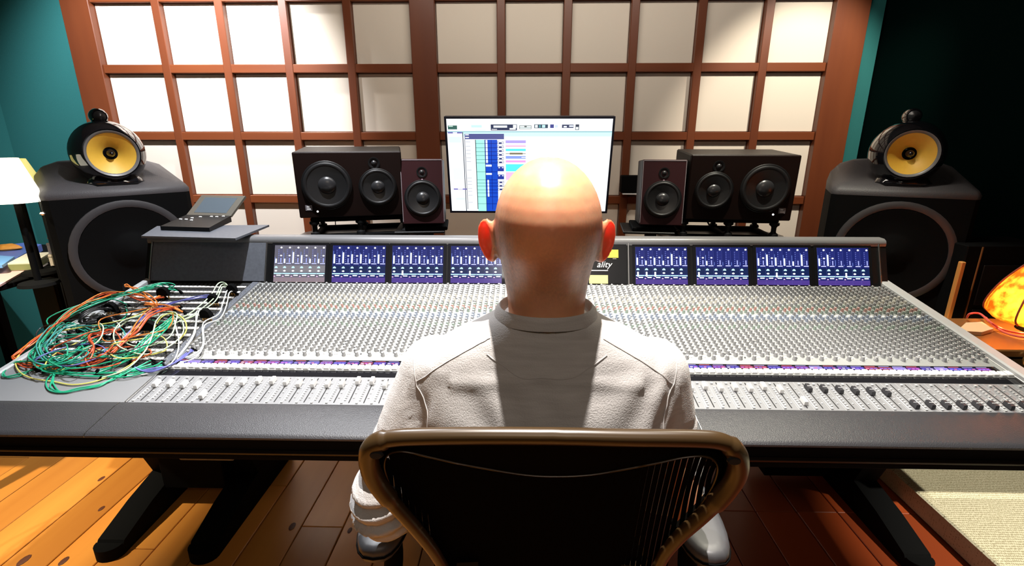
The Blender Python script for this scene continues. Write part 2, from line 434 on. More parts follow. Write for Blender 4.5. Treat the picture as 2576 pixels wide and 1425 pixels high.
# faders
slotb = MB()
slot = MB(); slot.box((-.0013, .010, .0001), (.0013, .112, .0006)); 
slot_me = None
scale = MB(); btn = MB(); dk = MB()
fcap = MB()
fcap.loft([[V(-.0052, -.012, .002), V(.0052, -.012, .002), V(.0052, .012, .002), V(-.0052, .012, .002)],
           [V(-.0052, -.012, .006), V(.0052, -.012, .006), V(.0052, .012, .006), V(-.0052, .012, .006)],
           [V(-.0045, -.011, .0135), V(.0045, -.011, .0135), V(.0045, .011, .0135), V(-.0045, .011, .0135)]])
fcap.box((-.0047, -.0006, .0125), (.0047, .0006, .0139), 1)
fader_pos = {0: .075, 1: .075, 2: .072, 3: .068, 4: .028, 5: .085, 6: .085, 7: .092, 8: .092, 9: .088, 10: .08, 11: .08, 12: .08, 13: .08, 14: .095, 15: .095}
src_slot = src_f = src_fd = None
for i, xx in enumerate(chx):
    if i >= NCH: break
    fx = xx+.004
    if src_slot is None:
        src_slot = slot.build('fader_slot', M_slot, cons, smooth=0, M=MS @ T(fx, 0, 0))
        src_f = fcap.build('fader', [M_cap, M_white], cons, smooth=20, M=MS @ T(fx, .075, 0))
        fcapd = src_f.data.copy(); fcapd.materials[0] = M_capd; fcapd.materials[1] = M_cap
    else:
        inst(src_slot, cons, MS @ T(fx, 0, 0))
        if i < 16: p = fader_pos[i]
        elif i < 44: p = random.choice((.078, .085, .09, .082))
        elif i < 45: p = .03
        elif i < 51: p = .085-.003*(i-45)
        elif i < 56: p = .022
        else: p = .022
        o = inst(src_f, cons, MS @ T(fx, p, 0))
        if i >= 45 and (i < 60): o.data = fcapd
    # scale line and small buttons beside it
    scale.box((xx-.0145, .012, 0), (xx-.0133, .060, .0006))
    for q in range(9):
        btn.box((xx-.0105, .018+q*.0088, 0), (xx-.0060, .0225+q*.0088, .0022))
        if q % 2: btn.box((xx+.0095, .018+q*.0098, 0), (xx+.0135, .0215+q*.0098, .0018))
    btn.box((xx-.0165, .006, 0), (xx-.0110, .0105, .003))
    btn.box((xx-.0125, .104, 0), (xx-.0065, .1095, .004))
stuff(scale.build('fader_scale', M_white, cons, smooth=0, M=MS))
stuff(btn.build('small_button', M_light, cons, smooth=0, M=MS))
# white key row, two keys per strip
kb = MB(); kb.box((-.0078, -.0105, 0), (.0078, .0095, .0065), ch=.0015); src = None
for i, xx in enumerate(chx):
    for dx, dy in ((-.0097, 0), (.0097, .002)):
        MM = MS @ T(xx+dx, .1625+dy, 0)
        if src is None: src = kb.build('channel_key', M_white, cons, smooth=0, M=MM)
        else: inst(src, cons, MM)
# display slots: recessed dark window with small purple-blue readouts
cb('display_window', M_gloss, [((CL+.012, .176, -.004), (CR-.014, .1995, .0008))], MS, 0)
fl = Flat()
cols = [(.10, .05, .45), (.25, .04, .3), (.08, .07, .5), (.4, .3, .75), (.35, .05, .12), (.06, .04, .3)]
for i, xx in enumerate(chx[:-1]):
    c = random.choice(cols); fl.rect(xx-.018, .1785, xx+.018, .191, c, 5)
    for q in range(3): fl.rect(xx-.016+q*.011, .182, xx-.008+q*.011, .186, tuple(min(1, v*2.4+.08) for v in random.choice(cols)), 6)
    fl.rect(xx-.015, .1925, xx+.014, .1955, (.35, .3, .6) if i % 3 else (.6, .12, .15), 5)
fl.build('readout', M_screen, cons, MS)
# knobs
def knob_mb(r=.0052, h=.013, n=8):
    b = MB(); b.lathe([(r*1.18, 0), (r*1.15, .003), (r, .0042), (r*.86, h*.96), (r*.75, h)], n)
    b.box((-.0007, 0, h*.55), (.0007, r*1.0, h+.0004), 1); return b
def knob_verts(b, M, mi, n=6, r=.0052, h=.0125):
    base = len(b.v)
    for rr, zz in ((r*1.12, 0), (r*.98, .004), (r*.82, h)):
        for i in range(n):
            a = 2*PI*i/n; b.v.append((M[0]+rr*math.cos(a), M[1]+rr*math.sin(a), zz))
    for j in range(2):
        for i in range(n):
            i2 = (i+1) % n; b.f.append([base+j*n+i, base+j*n+i2, base+(j+1)*n+i2, base+(j+1)*n+i]); b.m.append(mi); b.c.append(None)
    b.f.append([base+2*n+i for i in range(n)]); b.m.append(mi); b.c.append(None)
ksrc = knob_mb().build('knob', [M_knob, M_white], cons, smooth=35, M=MS @ T(0, -5, 0))
first = True; nk = 0
K_gn = mat('knob_green', (.25, .31, .27), .45); K_rd = mat('knob_red', (.42, .24, .21), .45); K_bl = mat('knob_blue', (.25, .29, .36), .45); K_lt = mat('knob_pale', (.5, .49, .44), .45)
kmats = [M_knob, K_gn, K_rd, K_bl, K_lt]
rest = MB(); caps = MB(); sb = MB()
RP = .0172; nrow = 28
for j in range(nrow):
    s0 = .226+j*RP
    if s0 > LEN-.012: break
    if j in (12,): mi = 4
    mi = 0
    if j == 17: mi = 2
    elif j in (16, 18, 10): mi = 1
    elif j in (13, 14): mi = 3
    elif j in (20, 22): mi = 4
    for i, xx in enumerate(chx):
        ctr = -.084 < xx < .41
        if j in (3,) and not ctr: pass
        offs = ((-.0095, 0), (.0095, RP*.5)) if j else ((-.002, 0),)
        for q, (dx, dy) in enumerate(offs):
            if j in (15,) and q == 0: 
                sb.box((xx+dx-.004, s0+dy-.004, 0), (xx+dx+.004, s0+dy+.004, .0035)); continue
            X, S = xx+dx, s0+dy
            if S > LEN-.01: continue
            if j <= 2:
                MM = MS @ T(X, S, 0) @ RZ(random.uniform(-2.2, 2.2)); nk += 1
                if first: ksrc.matrix_local = MM; first = False
                else: inst(ksrc, cons, MM)
            else:
                knob_verts(rest, (X, S), mi)
                a = random.uniform(-2.2, 2.2)
                caps.box((X-.0006, S, .0127), (X+.0006, S+.004, .0131))
        # small square buttons between the knobs
        for dx in ((-.0165, .0005, .0175) if j else (.008, .014)):
            if random.random() < .75:
                sb.box((xx+dx-.0018, s0+.0052, 0), (xx+dx+.0018, s0+.0085, .003))
            elif random.random() < .25: dk.box((xx+dx-.0018, s0+.0052, 0), (xx+dx+.0018, s0+.0085, .003))
stuff(rest.build('knob', kmats, cons, smooth=40, M=MS, fix=False))
stuff(caps.build('knob_pointer', M_white, cons, smooth=0, M=MS))
stuff(sb.build('square_button', M_white, cons, smooth=0, M=MS))
stuff(dk.build('square_button', mat('dark_button', (.1, .1, .11), .4), cons, smooth=0, M=MS))
# black slots along the head of the strips
src = None
for i, xx in enumerate(chx):
    MM = MS @ T(xx, LEN-.006, .0006)
    if src is None:
        b = MB(); b.box((-.0145, -.002, 0), (.0145, .002, .001)); src = b.build('vent_slot', M_slot, cons, smooth=0, M=MM)
    else: inst(src, cons, MM)

# meter bridge
BB = V(0, 1.828, .876); LEAN = math.radians(22)
MBR = Mc @ T(*BB) @ RX(PI/2-LEAN)   # local x across, y up the face, z out of the face toward the seat
BH = .172
b = MB(); b.prism([(1.83, .862), (1.828, .876), (1.828+BH*math.sin(LEAN), .876+BH*math.cos(LEAN)), (1.905, 1.043), (1.935, 1.043), (1.965, 1.02), (1.985, .86)], X0, X1-.012, M=YZ)
b.build('meter_bridge', M_black, cons, smooth=0, M=Mc)
b = MB(); 
cap = [(1.886, 1.018), (1.884, 1.030), (1.889, 1.0405), (1.900, 1.046), (1.93, 1.047), (1.95, 1.03), (1.93, 1.018)]
b.prism(cap, X0, X1-.012, M=YZ); b.build('bridge_cap', mat('cap_grey', (.16, .16, .165), .3), cons, smooth=40, M=Mc)
cb('blank_panel', M_slate, [((-1.452, .006, 0), (-1.004, .158, .003))], MBR, .001)
cb('centre_panel', mat('bridge_black', (.008, .008, .009), .25), [((-.07, .006, 0), (.398, .16, .002))], MBR, .001)
for xx in (-1.456, -1.0, .404, 1.352):
    cb('chrome_strip', M_chrome, [((xx-.0025, .0, 0), (xx+.0025, .162, .006))], MBR, .001)
scr = [(-.967, -.767), (-.739, -.532), (-.506, -.308), (-.278, -.081), (.431, .628), (.662, .857), (.890, 1.086), (1.119, 1.312)]
SH0, SH1 = .004, .148
Bk = (.004, .010, .075)
for si, (a0, a1) in enumerate(scr):
    w_ = a1-a0
    bz_ = cb('screen_bezel', M_gloss, [((a0-.012, .001, 0), (a1+.012, .158, .0022))], MBR, .001)
    fl = Flat(); h_ = SH1-SH0
    bg = (.006, .012, .12) if si else (.12, .115, .15)  # first screen: a washed-out reflection is put into its picture colours
    W = (.95, .97, 1)
    lum = 1 if si else 1
    def R(u0, v0, u1, v1, c, lay): fl.rect(a0+u0*w_, SH0+v0*h_, a0+u1*w_, SH0+v1*h_, c, lay)
    R(0, 0, 1, 1, bg, 10)
    R(0, .27, 1, .45, (.002, .012, .07) if si else (.2, .19, .21), 11)
    R(0, 0, 1, .13, (.06, .03, .22) if si else (.26, .2, .2), 11)
    for k in range(6):
        u = k/6; du = 1/6
        R(u, 0, u+.012*du*6/6, 1, (.10, .12, .40) if si else (.3, .28, .36), 12)
        hgt = random.choice((.2, .25, .3, .12, .22)) if not (si in (5, 7) and k > 1) else 0
        hgt2 = hgt + random.choice((0, .05, .12))
        R(u+.07*du, .51, u+.12*du, .51+min(hgt2+.04, .34), (.16, .25, .7), 13)
        if hgt: R(u+.12*du, .51, u+.30*du, .51+hgt, (.85, .88, 1), 14)
        for q in range(7):
            R(u+.42*du, .56+q*.05, u+.54*du, .575+q*.05, (.18, .22, .7), 13)
            R(u+.60*du, .64+q*.04, u+.95*du, .648+q*.04, (.05, .06, .3), 13)
        R(u+.40*du, .49, u+.97*du, .515, (.55, .58, .95), 14)
        cx = a0+(u+.77*du)*w_
        fl.disc(cx, SH0+.935*h_, .0042, .0036, W, 15)
        if not (si in (5, 6, 7) and k > 1): fl.disc(cx, SH0+.715*h_, .0044, .003, W, 15)
        R(u+.70*du, .53, u+.84*du, .65, (.32, .36, .75), 14)
        cx = a0+(u+.26*du)*w_
        fl.disc(cx, SH0+.375*h_, .0062, .0075, (.55, .85, .95), 15, half=True)
        if random.random() < .65 or si < 2: fl.disc(cx, SH0+.30*h_, .0052, .0035, W, 15)
        else: R(u+.16*du, .20, u+.36*du, .33, W, 15)
        R(u+.02*du, .215, u+.98*du, .245, (.50, .78, .88), 14)
        R(u+.34*du, .165, u+.84*du, .195, W, 15)
        R(u+.02*du, .14, u+.2*du, .165, (.8, .5, .75), 15)
    for q in range(3): R(0, .03+q*.04, 1, .034+q*.04, (.14, .10, .4), 12)
    fl.build('screen', M_screen, bz_, Matrix.Identity(4))
# yellow meters and lettering in the centre section
for (px0, py0, px1, py1, c) in [(1290, 628, 1340, 650, (1, .8, .05)), (1505, 629, 1555, 649, (1, .85, .12)), (1482, 693, 1529, 714, (1, .93, .38)), (1290, 693, 1350, 714, (1, .9, .3))]:
    fl = Flat(); nb = V(0, -math.cos(LEAN), math.sin(LEAN)); q0 = atplane(px0, py1, BB, nb)-BB; q1 = atplane(px1, py0, BB, nb)-BB
    yv = lambda q: q.y*math.sin(LEAN)+q.z*math.cos(LEAN)
    fl.rect(q0.x, yv(q0), q1.x, yv(q1), c, 14)
    fl.rect(q1.x-.022, yv(q1)-.036 if py0 < 640 else yv(q0)-.0045, q1.x-.008, yv(q1)-.034 if py0 < 640 else yv(q0)-.0025, (.7, .6, .5), 14)
    fl.build('yellow_meter', M_screen, cons, MBR)
fc = bpy.data.curves.new('lettering', 'FONT'); fc.body = 'ality'; fc.size = .034; fc.extrude = .0004; fc.shear = .3; fc.align_x = 'RIGHT'
to = bpy.data.objects.new('lettering', fc); C.objects.link(to)
dg = bpy.context.evaluated_depsgraph_get(); dg.update(); me = bpy.data.meshes.new_from_object(to.evaluated_get(dg)); bpy.data.objects.remove(to)
lo = bpy.data.objects.new('lettering', me); C.objects.link(lo); lo.parent = cons; lo.matrix_local = MBR @ T(.338, .068, .0046)
me.materials.clear(); me.materials.append(mat('white_print', (.9, .9, .88), .5))
cb('lettering_underline', mat('white_print2', (.9, .9, .88), .5), [((.24, .054, .003), (.325, .057, .0046))], MBR, 0)

# patchbay section
PB0, PB1 = X0+.028, CL-.030
cb('patchbay_front', M_console, [((X0+.022, 0, -.012), (CL-.008, .150, .001))], MS, .001)
cb('patchbay_edge', M_chrome, [((PB0, .150, -.004), (CL-.03, .1525, .003))], MS, 0)
cb('patchbay_base', M_slot, [((PB0, .150, -.012), (CL-.008, LEN, -.001))], MS, 0)
src = None
holes = MB(); txt = MB()
nr = 12
for j in range(nr):
    s = .195+j*.0435
    if s+.018 > LEN: break
    MM = MS @ T((PB0+PB1)/2, s, 0)
    hwid = (PB1-PB0)/2-.006
    if src is None:
        b = MB(); b.box((-hwid, -.003, -.001), (hwid, .009, .0035), ch=.0008); src = b.build('label_strip', M_jack, cons, smooth=0, M=MM)
    else: inst(src, cons, MM)
    for q in range(24):
        xx = PB0+.012+q*(PB1-PB0-.024)/23
        for dy in (.0165, .028):
            holes.lathe([(.0042, -.001), (.0042, .001), (.0024, .0012), (.0024, -.0005)], 6, T(xx, s+dy, 0), caps=False)
        txt.box((xx-.0055, s+.0005, .0034), (xx+.0045, s+.002, .0037)); txt.box((xx-.004, s+.004, .0034), (xx+.003, s+.0055, .0037))
stuff(holes.build('jack_socket', mat('jack_nickel', (.25, .25, .26), .35, .8), cons, smooth=0, M=MS))
stuff(txt.build('label_text', M_slot, cons, smooth=0, M=MS))
cb('patchbay_rail', M_slate, [((PB1-.001, .153, -.002), (CL-.008, LEN, .003))], MS, .001)
b = MB()
for j in range(34):
    s = .16+j*.0165; b.lathe([(.003, .003), (.003, .0045), (.001, .005)], 6, T(PB1+.008+.006*(j % 2), s, 0))
stuff(b.build('screw', M_chrome, cons, smooth=0, M=MS))

# pedestals
def pedestal(xa, xb, toe=True):
    side = [(1.385, 0), (1.385, .03), (1.40, .05), (1.55, .092), (1.69, .118), (1.64, .25), (1.50, .60), (1.50, .66), (1.93, .66), (1.93, .3), (1.97, .05), (1.97, 0)]
    b = MB(); b.prism(side, xa, xb, M=YZ)
    n = 10; xm, r = (xa+xb)/2, (xb-xa)/2
    b.prism([(xm-r*math.cos(PI*i/n), 1.39-r*.9*math.sin(PI*i/n)) for i in range(n+1)], 0, .045)
    return b.build('pedestal_leg', M_blackm, cons, smooth=30, M=Mc)
pedestal(-1.50, -1.405); pedestal(-1.165, -1.065); pedestal(1.31, 1.40)
cb('pedestal_panel', M_blackm, [((-1.41, 1.62, .09), (-1.16, 1.9, .66))], ch=.004)
cb('pedestal_panel', M_blackm, [((1.02, 1.80, .05), (1.32, 1.93, .66))], ch=.004)
cb('under_box', M_blackm, [((-1.4, 1.35, .585), (1.3, 1.9, .67))], ch=.004)
cb('cable_tray', M_slate, [((-.86, 1.05, .64), (-.72, 1.16, .668))], ch=.004)

# ------------------------------------------------------------------ PATCH CORDS
def plug_src():
    b = MB(); b.lathe([(.0012, -.004), (.0022, -.002), (.0022, .008), (.0045, .009), (.0048, .028), (.0032, .034), (.0022, .040)], 8, mats=[1, 1, 1, 0, 0, 0]); return b
PLUG = {}
cordm = {}
for n_, c in dict(green=(.02, .36, .20), red=(.66, .09, .03), orange=(.75, .22, .04), yellow=(.75, .68, .16), pale=(.62, .78, .55), black=(.02, .02, .022), blue=(.14, .15, .45), white=(.72, .76, .74), teal=(.05, .33, .30)).items():
    cordm[n_] = mat('cord_'+n_, c, .35)
def pt(px, py, h=.006):
    """point over the console surface"""
    return atplane(px, py, P0+NRM*h, NRM)
LAB = {}
cord_group = {}
def cord(colour, pts, hs, label, group=None, r=.0020, plugs=True):
    if isinstance(hs, (int, float)): hs = [hs]*len(pts)
    jt = 0 if not group else 5.5
    ws = [pt(x+random.uniform(-jt, jt), y+random.uniform(-jt, jt)*.7, h*(random.uniform(.8, 1.25) if group else 1)) for (x, y), h in zip(pts, hs)]
    root = thing('patch_cord', label, 'cable', ws[0], 0, group)
    path = [p-ws[0] for p in smoothpath(ws, 5)]
    b = MB(); b.tube(path, r, 6); b.build('cord', cordm[colour], root, smooth=60)
    if plugs:
        for e, q in ((path[0], path[1]), (path[-1], path[-2])):
            d = (q-e).normalized(); d = (d+NRM*1.5).normalized()
            M = Matrix.Translation(e) @ d.to_track_quat('Z', 'Y').to_matrix().to_4x4() @ T(0, 0, -.034)
            if 'p' not in PLUG: PLUG['p'] = plug_src().build('plug', [M_blackm, M_gold], root, M=M)
            else: inst(PLUG['p'], root, M)
def z5(L): return [(x/2.85, 650+y/2.85) for x, y in L]     # from the enlargement of that corner
cord('yellow', z5([(1130, 330), (900, 440), (560, 500), (290, 560), (170, 660), (112, 740), (140, 815), (230, 862), (380, 885), (520, 908), (680, 885), (820, 830), (960, 745), (1050, 640), (1090, 540), (1150, 430), (1240, 395), (1320, 440), (1335, 520), (1280, 590)]), [.01, .03, .03, .02, .012, .01, .008, .006, .005, .005, .005, .006, .01, .02, .03, .03, .03, .03, .02, .008], 'thick yellow patch cord bowing lowest over the grey front of the patchbay')
cord('yellow', z5([(700, 480), (560, 600), (420, 670), (330, 750), (340, 815), (440, 805), (600, 720), (740, 640)]), [.008, .02, .02, .02, .01, .01, .02, .008], 'short yellow patch cord in a narrow loop near the left end')
cord('pale', z5([(1230, 400), (1080, 420), (900, 440), (820, 520), (830, 610), (920, 665), (1050, 690), (1200, 640), (1310, 540), (1300, 440), (1230, 400)]), [.008, .03, .04, .04, .035, .03, .025, .025, .03, .02, .008], 'cream patch cord making a full round ring at the centre of the tangle')
cord('pale', z5([(1250, 410), (1180, 400), (1120, 450), (1090, 560), (1030, 680), (900, 800), (720, 860)]), [.008, .03, .04, .04, .03, .015, .008], 'cream patch cord running diagonally down to the front edge')
cord('white', z5([(1240, 400), (1262, 500), (1282, 600), (1260, 710), (1180, 790), (1060, 830), (900, 845)]), [.008, .03, .03, .02, .01, .006, .006], 'white patch cord hanging in a wide arc right of the heap')
for k, (x0, y0) in enumerate([(1650, 205), (1670, 215), (1690, 225)]):
    cord('pale', z5([(x0, y0+20), (x0-40, y0-22), (x0-90-8*k, y0-18), (x0-150, y0+80), (x0-300, y0+200-8*k), (x0-420, y0+240), (x0-500, y0+300)]), [.012, .035, .045, .04, .03, .02, .008], 'pale green patch cord reaching to the rear right corner of the patchbay', 'three pale cords to the rear corner')
for k, (x0, y0) in enumerate([(1630, 215), (1648, 228)]):
    cord('white', z5([(x0+20, y0+10), (x0, y0+20), (x0-30, y0+100), (x0-60, y0+200), (x0-170, y0+260), (x0-180, y0+400), (x0-250, y0+480), (x0-370, y0+520)]), [.03, .03, .03, .02, .02, .02, .008, .006], 'whitish patch cord curling down the right side of the patchbay', 'pair of whitish cords at the right')
for k in range(2):
    cord('white', z5([(1500+8*k, 395), (1440, 370), (1405+12*k, 400), (1400+12*k, 540), (1330, 640+10*k), (1240, 735+8*k)]), [.01, .035, .035, .03, .02, .006], 'whitish patch cord from the front black plug block to the channel edge', 'pair of cords from the front plug block')
for k in range(3):
    cord('blue', z5([(1500, 262+7*k), (1400, 275+7*k), (1250, 310+6*k), (1130, 360+5*k), (1020, 440), (860, 610), (800, 650)]), [.006, .01, .02, .03, .04, .02, .006], 'blue patch cord lying across the white label strips', 'blue cords across the label strips')
for k in range(3):
    cord('blue', z5([(940+10*k, 770), (1000, 795+6*k), (1100, 800+5*k), (1220, 760+4*k), (1330, 700+6*k), (1390, 650+5*k)]), [.006, .01, .012, .012, .01, .006], 'blue patch cord curving along the lower right of the tangle', 'blue cords at the lower right')
for k in range(5):
    cord('green', z5([(1200+22*k, 225), (1240-18*k, 195+4*k), (1170-10*k, 178+6*k), (1060, 195+9*k), (900, 240+8*k), (700, 290+9*k), (520, 370+9*k), (400, 470+8*k), (320+6*k, 560), (250-8*k, 680), (240+6*k, 760)]), [.01, .03, .045, .05, .05, .045, .04, .03, .02, .012, .006], 'green patch cord arching from the rear jacks over the left side', 'green cords arching over the left side')
for k in range(2):
    cord('green', z5([(600, 620+6*k), (400, 730), (100, 745+12*k), (30, 790+5*k), (8+14*k, 835), (50, 856-5*k), (150, 840), (260, 800-14*k)]), [.008, .02, .012, .008, .006, .006, .006, .01], 'green patch cord looped out past the left corner of the console', 'green cords past the left corner')
for k in range(3):
    cord('green', z5([(560, 780), (420, 800+8*k), (345+14*k, 880), (360+18*k, 935-8*k), (440, 962-7*k), (560, 955-9*k), (700, 915-6*k), (820, 870-8*k), (950, 800), (1100, 740+10*k)]), [.012, .01, .008, .006, .005, .005, .005, .006, .01, .006], 'green patch cord hanging lowest over the grey front panel', 'green cords hanging over the front panel')
for k in range(4):
    cord('green', z5([(640+30*k, 560), (500, 700+14*k), (300, 800-6*k), (480, 836-8*k), (700, 850-10*k), (900, 850-12*k), (1100, 810-12*k), (1180, 780-14*k)]), [.008, .03, .015, .01, .008, .008, .01, .006], 'green patch cord sweeping along the front edge of the patchbay', 'green cords along the front edge')
for k in range(5):
    cord('green' if k % 2 else 'teal', z5([(480+70*k, 520+10*k), (400+30*k, 470), (300+20*k, 560+10*k), (250+25*k, 650), (330+30*k, 740), (520+30*k, 760-10*k), (720+20*k, 700), (900, 650+14*k)]), [.008, .03, .035, .03, .02, .02, .02, .008], 'green patch cord coiled in the middle of the tangle', 'green cords coiled in the tangle')
for k in range(5):
    cord('green' if k != 2 else 'white', z5([(1240, 410+6*k), (1180+10*k, 470), (1060+14*k, 560), (940+16*k, 680), (840, 760+5*k), (700, 820)]), [.008, .03, .03, .02, .01, .006], 'patch cord slanting from the middle jacks down to the front' + (', white' if k == 2 else ', green'), 'slanting cords' if k != 2 else None)
for k in range(4):
    cord('red' if k % 2 else 'orange', z5([(1180, 240+10*k), (1090, 300), (1000, 268+8*k), (850, 240+5*k), (720, 262+7*k), (600, 325), (480, 400+9*k), (350, 500+8*k), (230, 590+5*k), (110, 680+6*k), (100, 720), (180, 755+6*k), (330, 775), (440, 788+4*k)]), [.01, .03, .04, .05, .05, .05, .04, .03, .02, .01, .008, .008, .008, .006], 'red-orange patch cord making the wide outer loop at far left', 'red-orange cords of the wide outer loop')
for k in range(6):
    cord('red' if k % 3 else 'orange', z5([(1300-14*k, 345+5*k), (1180, 350+6*k), (1070, 370+12*k), (980, 460+14*k), (900, 560+8*k), (800, 660+9*k), (680, 720+8*k), (520, 770+5*k), (480-6*k, 740), (500, 690+6*k)]), [.01, .04, .045, .04, .03, .02, .012, .01, .01, .006], 'red patch cord running diagonally through the middle of the tangle', 'red cords through the middle')
for k in range(3):
    cord('orange', z5([(890, 200+6*k), (905+8*k, 196), (980, 215+6*k), (1060, 275), (1110, 320+6*k), (1020+10*k, 325), (1180, 345), (1310, 380+6*k)]), [.05, .05, .04, .03, .04, .04, .035, .008], 'orange patch cord kinked up at the rear of the patchbay', 'orange cords kinked at the rear')
for k in range(4):
    cord('red', z5([(870, 490+8*k), (760, 520+6*k), (640, 555+6*k), (660+8*k, 640), (620, 720+5*k), (480, 770)]), [.008, .03, .035, .03, .02, .008], 'red patch cord bent in a hook at the lower middle', 'red hooked cords')
for k in range(5):
    cord('black', z5([(840, 365+6*k), (760, 330+9*k), (680, 350+8*k), (600, 400+6*k), (580, 440+6*k), (700, 420+8*k), (830, 410+6*k)]), [.008, .03, .04, .04, .03, .02, .008], 'thin black patch cord bunched at the upper left of the tangle', 'black bunched cords', r=.0032)
# more cords of the heap
rc = random.Random(31)
for k, (col, ax, ay, rx_, ry_) in enumerate([('green', 480, 660, 260, 110), ('teal', 560, 600, 300, 140), ('red', 640, 620, 240, 110), ('green', 700, 700, 330, 90), ('pale', 560, 560, 200, 120), ('black', 700, 430, 260, 90), ('green', 900, 560, 330, 150), ('yellow', 1000, 640, 240, 80), ('teal', 420, 720, 200, 70), ('orange', 980, 470, 300, 120), ('white', 620, 500, 220, 100), ('black', 950, 540, 330, 130), ('green', 360, 700, 160, 90), ('red', 820, 700, 260, 80), ('pale', 1060, 500, 230, 130), ('blue', 520, 700, 260, 70), ('green', 640, 420, 330, 110), ('black', 520, 520, 300, 100)]):
    a0 = rc.uniform(0, 6.28); n_ = 9; P_ = []
    for i in range(n_):
        a = a0+i*.78; P_.append((ax+rx_*math.cos(a)*rc.uniform(.75, 1.1)+.35*ry_*math.sin(a), ay-ry_*math.sin(a)*rc.uniform(.75, 1.1)-.12*rx_*math.cos(a)))
    P_ = [(max(150, x), min(810, max(250+(900-x)*.18 if x < 900 else 250, y))) for x, y in P_]
    cord(col, z5(P_), [.008]+[rc.uniform(.015, .04) for _ in range(n_-2)]+[.008], {'black': 'thin black', 'teal': 'dark green', 'pale': 'pale cream'}.get(col, col)+' patch cord buried in the tangled heap on the patchbay', col+' cords buried in the heap')
# black multi-plug blocks
def plugblock(px, py, label, wd=.034):
    c = pt(px, py, .004)
    r = thing('plug_block', label, 'connector', c, 0)
    M = RX(SL)
    b = MB(); n = 12
    prof = [(-wd/2, .012), (-wd/2, .022), (-wd*.42, .034), (-wd*.2, .042), (wd*.2, .042), (wd*.42, .034), (wd/2, .022), (wd/2, .012)]
    b.prism(prof, -.008, .008, M=M @ Matrix(((1, 0, 0, 0), (0, 0, 1, 0), (0, 1, 0, 0), (0, 0, 0, 1)))); b.build('housing', M_blackm, r, smooth=30)
    for q in range(4):
        b = MB(); b.lathe([(.0026, 0), (.0026, .013)], 8, M @ T(-wd/2+wd*(q+.5)/4, 0, -.004)); b.build('pin', M_gold, r)
plugblock(587, 742, 'black plug block with brass pins at the rear right of the patchbay')
plugblock(540, 768, 'black plug block between the two others at the right of the patchbay')
plugblock(522, 806, 'black plug block with brass pins nearest the channel strips')
plugblock(415, 750, 'black plug block under the green arch at the rear of the tangle', .04)
plugblock(285, 790, 'black plug block amid the black cords at the left of the tangle', .04)
plugblock(270, 824, 'black plug block under the red cords at the middle left of the tangle', .04)
plugblock(380, 838, 'black plug block inside the cream ring of cord', .05)

# ------------------------------------------------------------------ REMOTE on plate
PZ = 1.062
pts = [atz(355, 594, PZ), atz(592, 600, PZ), atz(677, 566, PZ), atz(395, 569, PZ)]
plate = thing('steel_plate', 'dark flat plate overhanging the left end of the meter bridge', 'shelf', (-1.27, 1.95, PZ-.012))
b = MB(); b.prism([(p.x+1.27, p.y-1.95) for p in pts], .004, .012); b.build('top', M_slate, plate)
b = MB(); b.box((-.16, -.06, -.003), (.10, .03, .004)); b.box((.06, .0, -.006), (.15, .12, .004)); b.build('bracket', M_blackm, plate)
rem = thing('desk_remote', 'grey slanted-screen remote control on the dark plate', 'remote control', atz(470, 585, PZ+.001))
o0 = Vector(rem.location)
f0, f1 = atz(405, 580, PZ)-o0, atz(528, 584, PZ)-o0
h = .02
dirv = (atz(582, 552, PZ+.012)-o0)-f1; dirv.z = 0; dirv *= 1.0
A, B = f0+V(0, 0, .001), f1+V(0, 0, .001)
D, Cc = A+dirv, B+dirv
b = MB()
vs = [A, B, Cc, D, A+V(0, 0, h*.8), B+V(0, 0, h*.8), Cc+V(0, 0, h*1.3), D+V(0, 0, h*1.3)]
b.add(vs, [[0, 3, 2, 1], [4, 5, 6, 7], [0, 1, 5, 4], [1, 2, 6, 5], [2, 3, 7, 6], [3, 0, 4, 7]]); b.build('base', M_black, rem, smooth=0)
H0, H1 = vs[7], vs[6]
upv = V(.035, .075, .078)
nn = (H1-H0).cross(upv).normalized()
b = MB(); s4 = [H0, H1, H1+upv, H0+upv]; b.add([p for p in s4]+[p-nn*.010 for p in s4], [[0, 1, 2, 3], [7, 6, 5, 4], [0, 4, 5, 1], [1, 5, 6, 2], [2, 6, 7, 3], [3, 7, 4, 0]]); b.build('screen_lid', M_alu, rem, smooth=0)
def bil(u, v): return H0+(H1-H0)*u+upv*v+nn*.0008
b = MB(); q = [bil(.13, .12), bil(.86, .12), bil(.86, .88), bil(.13, .88)]; b.add(q+[p-nn*.0006 for p in q], [[0, 1, 2, 3], [7, 6, 5, 4], [0, 4, 5, 1], [1, 5, 6, 2], [2, 6, 7, 3], [3, 7, 4, 0]]); b.build('display', M_lcd, rem, smooth=0)
def bb_(u, v): return vs[4]+(vs[5]-vs[4])*u+(vs[7]-vs[4])*v
for u, v in [(.12, .55), (.24, .55), (.38, .5), (.42, .8), (.64, .85), (.76, .85), (.30, .68), (.88, .9)]:
    p = bb_(u, v); b = MB(); b.box((-.0055, -.004, 0), (.0055, .004, .004), ch=.001, M=T(*p) @ RX(.2)); b.build('key', M_white, rem, smooth=0)

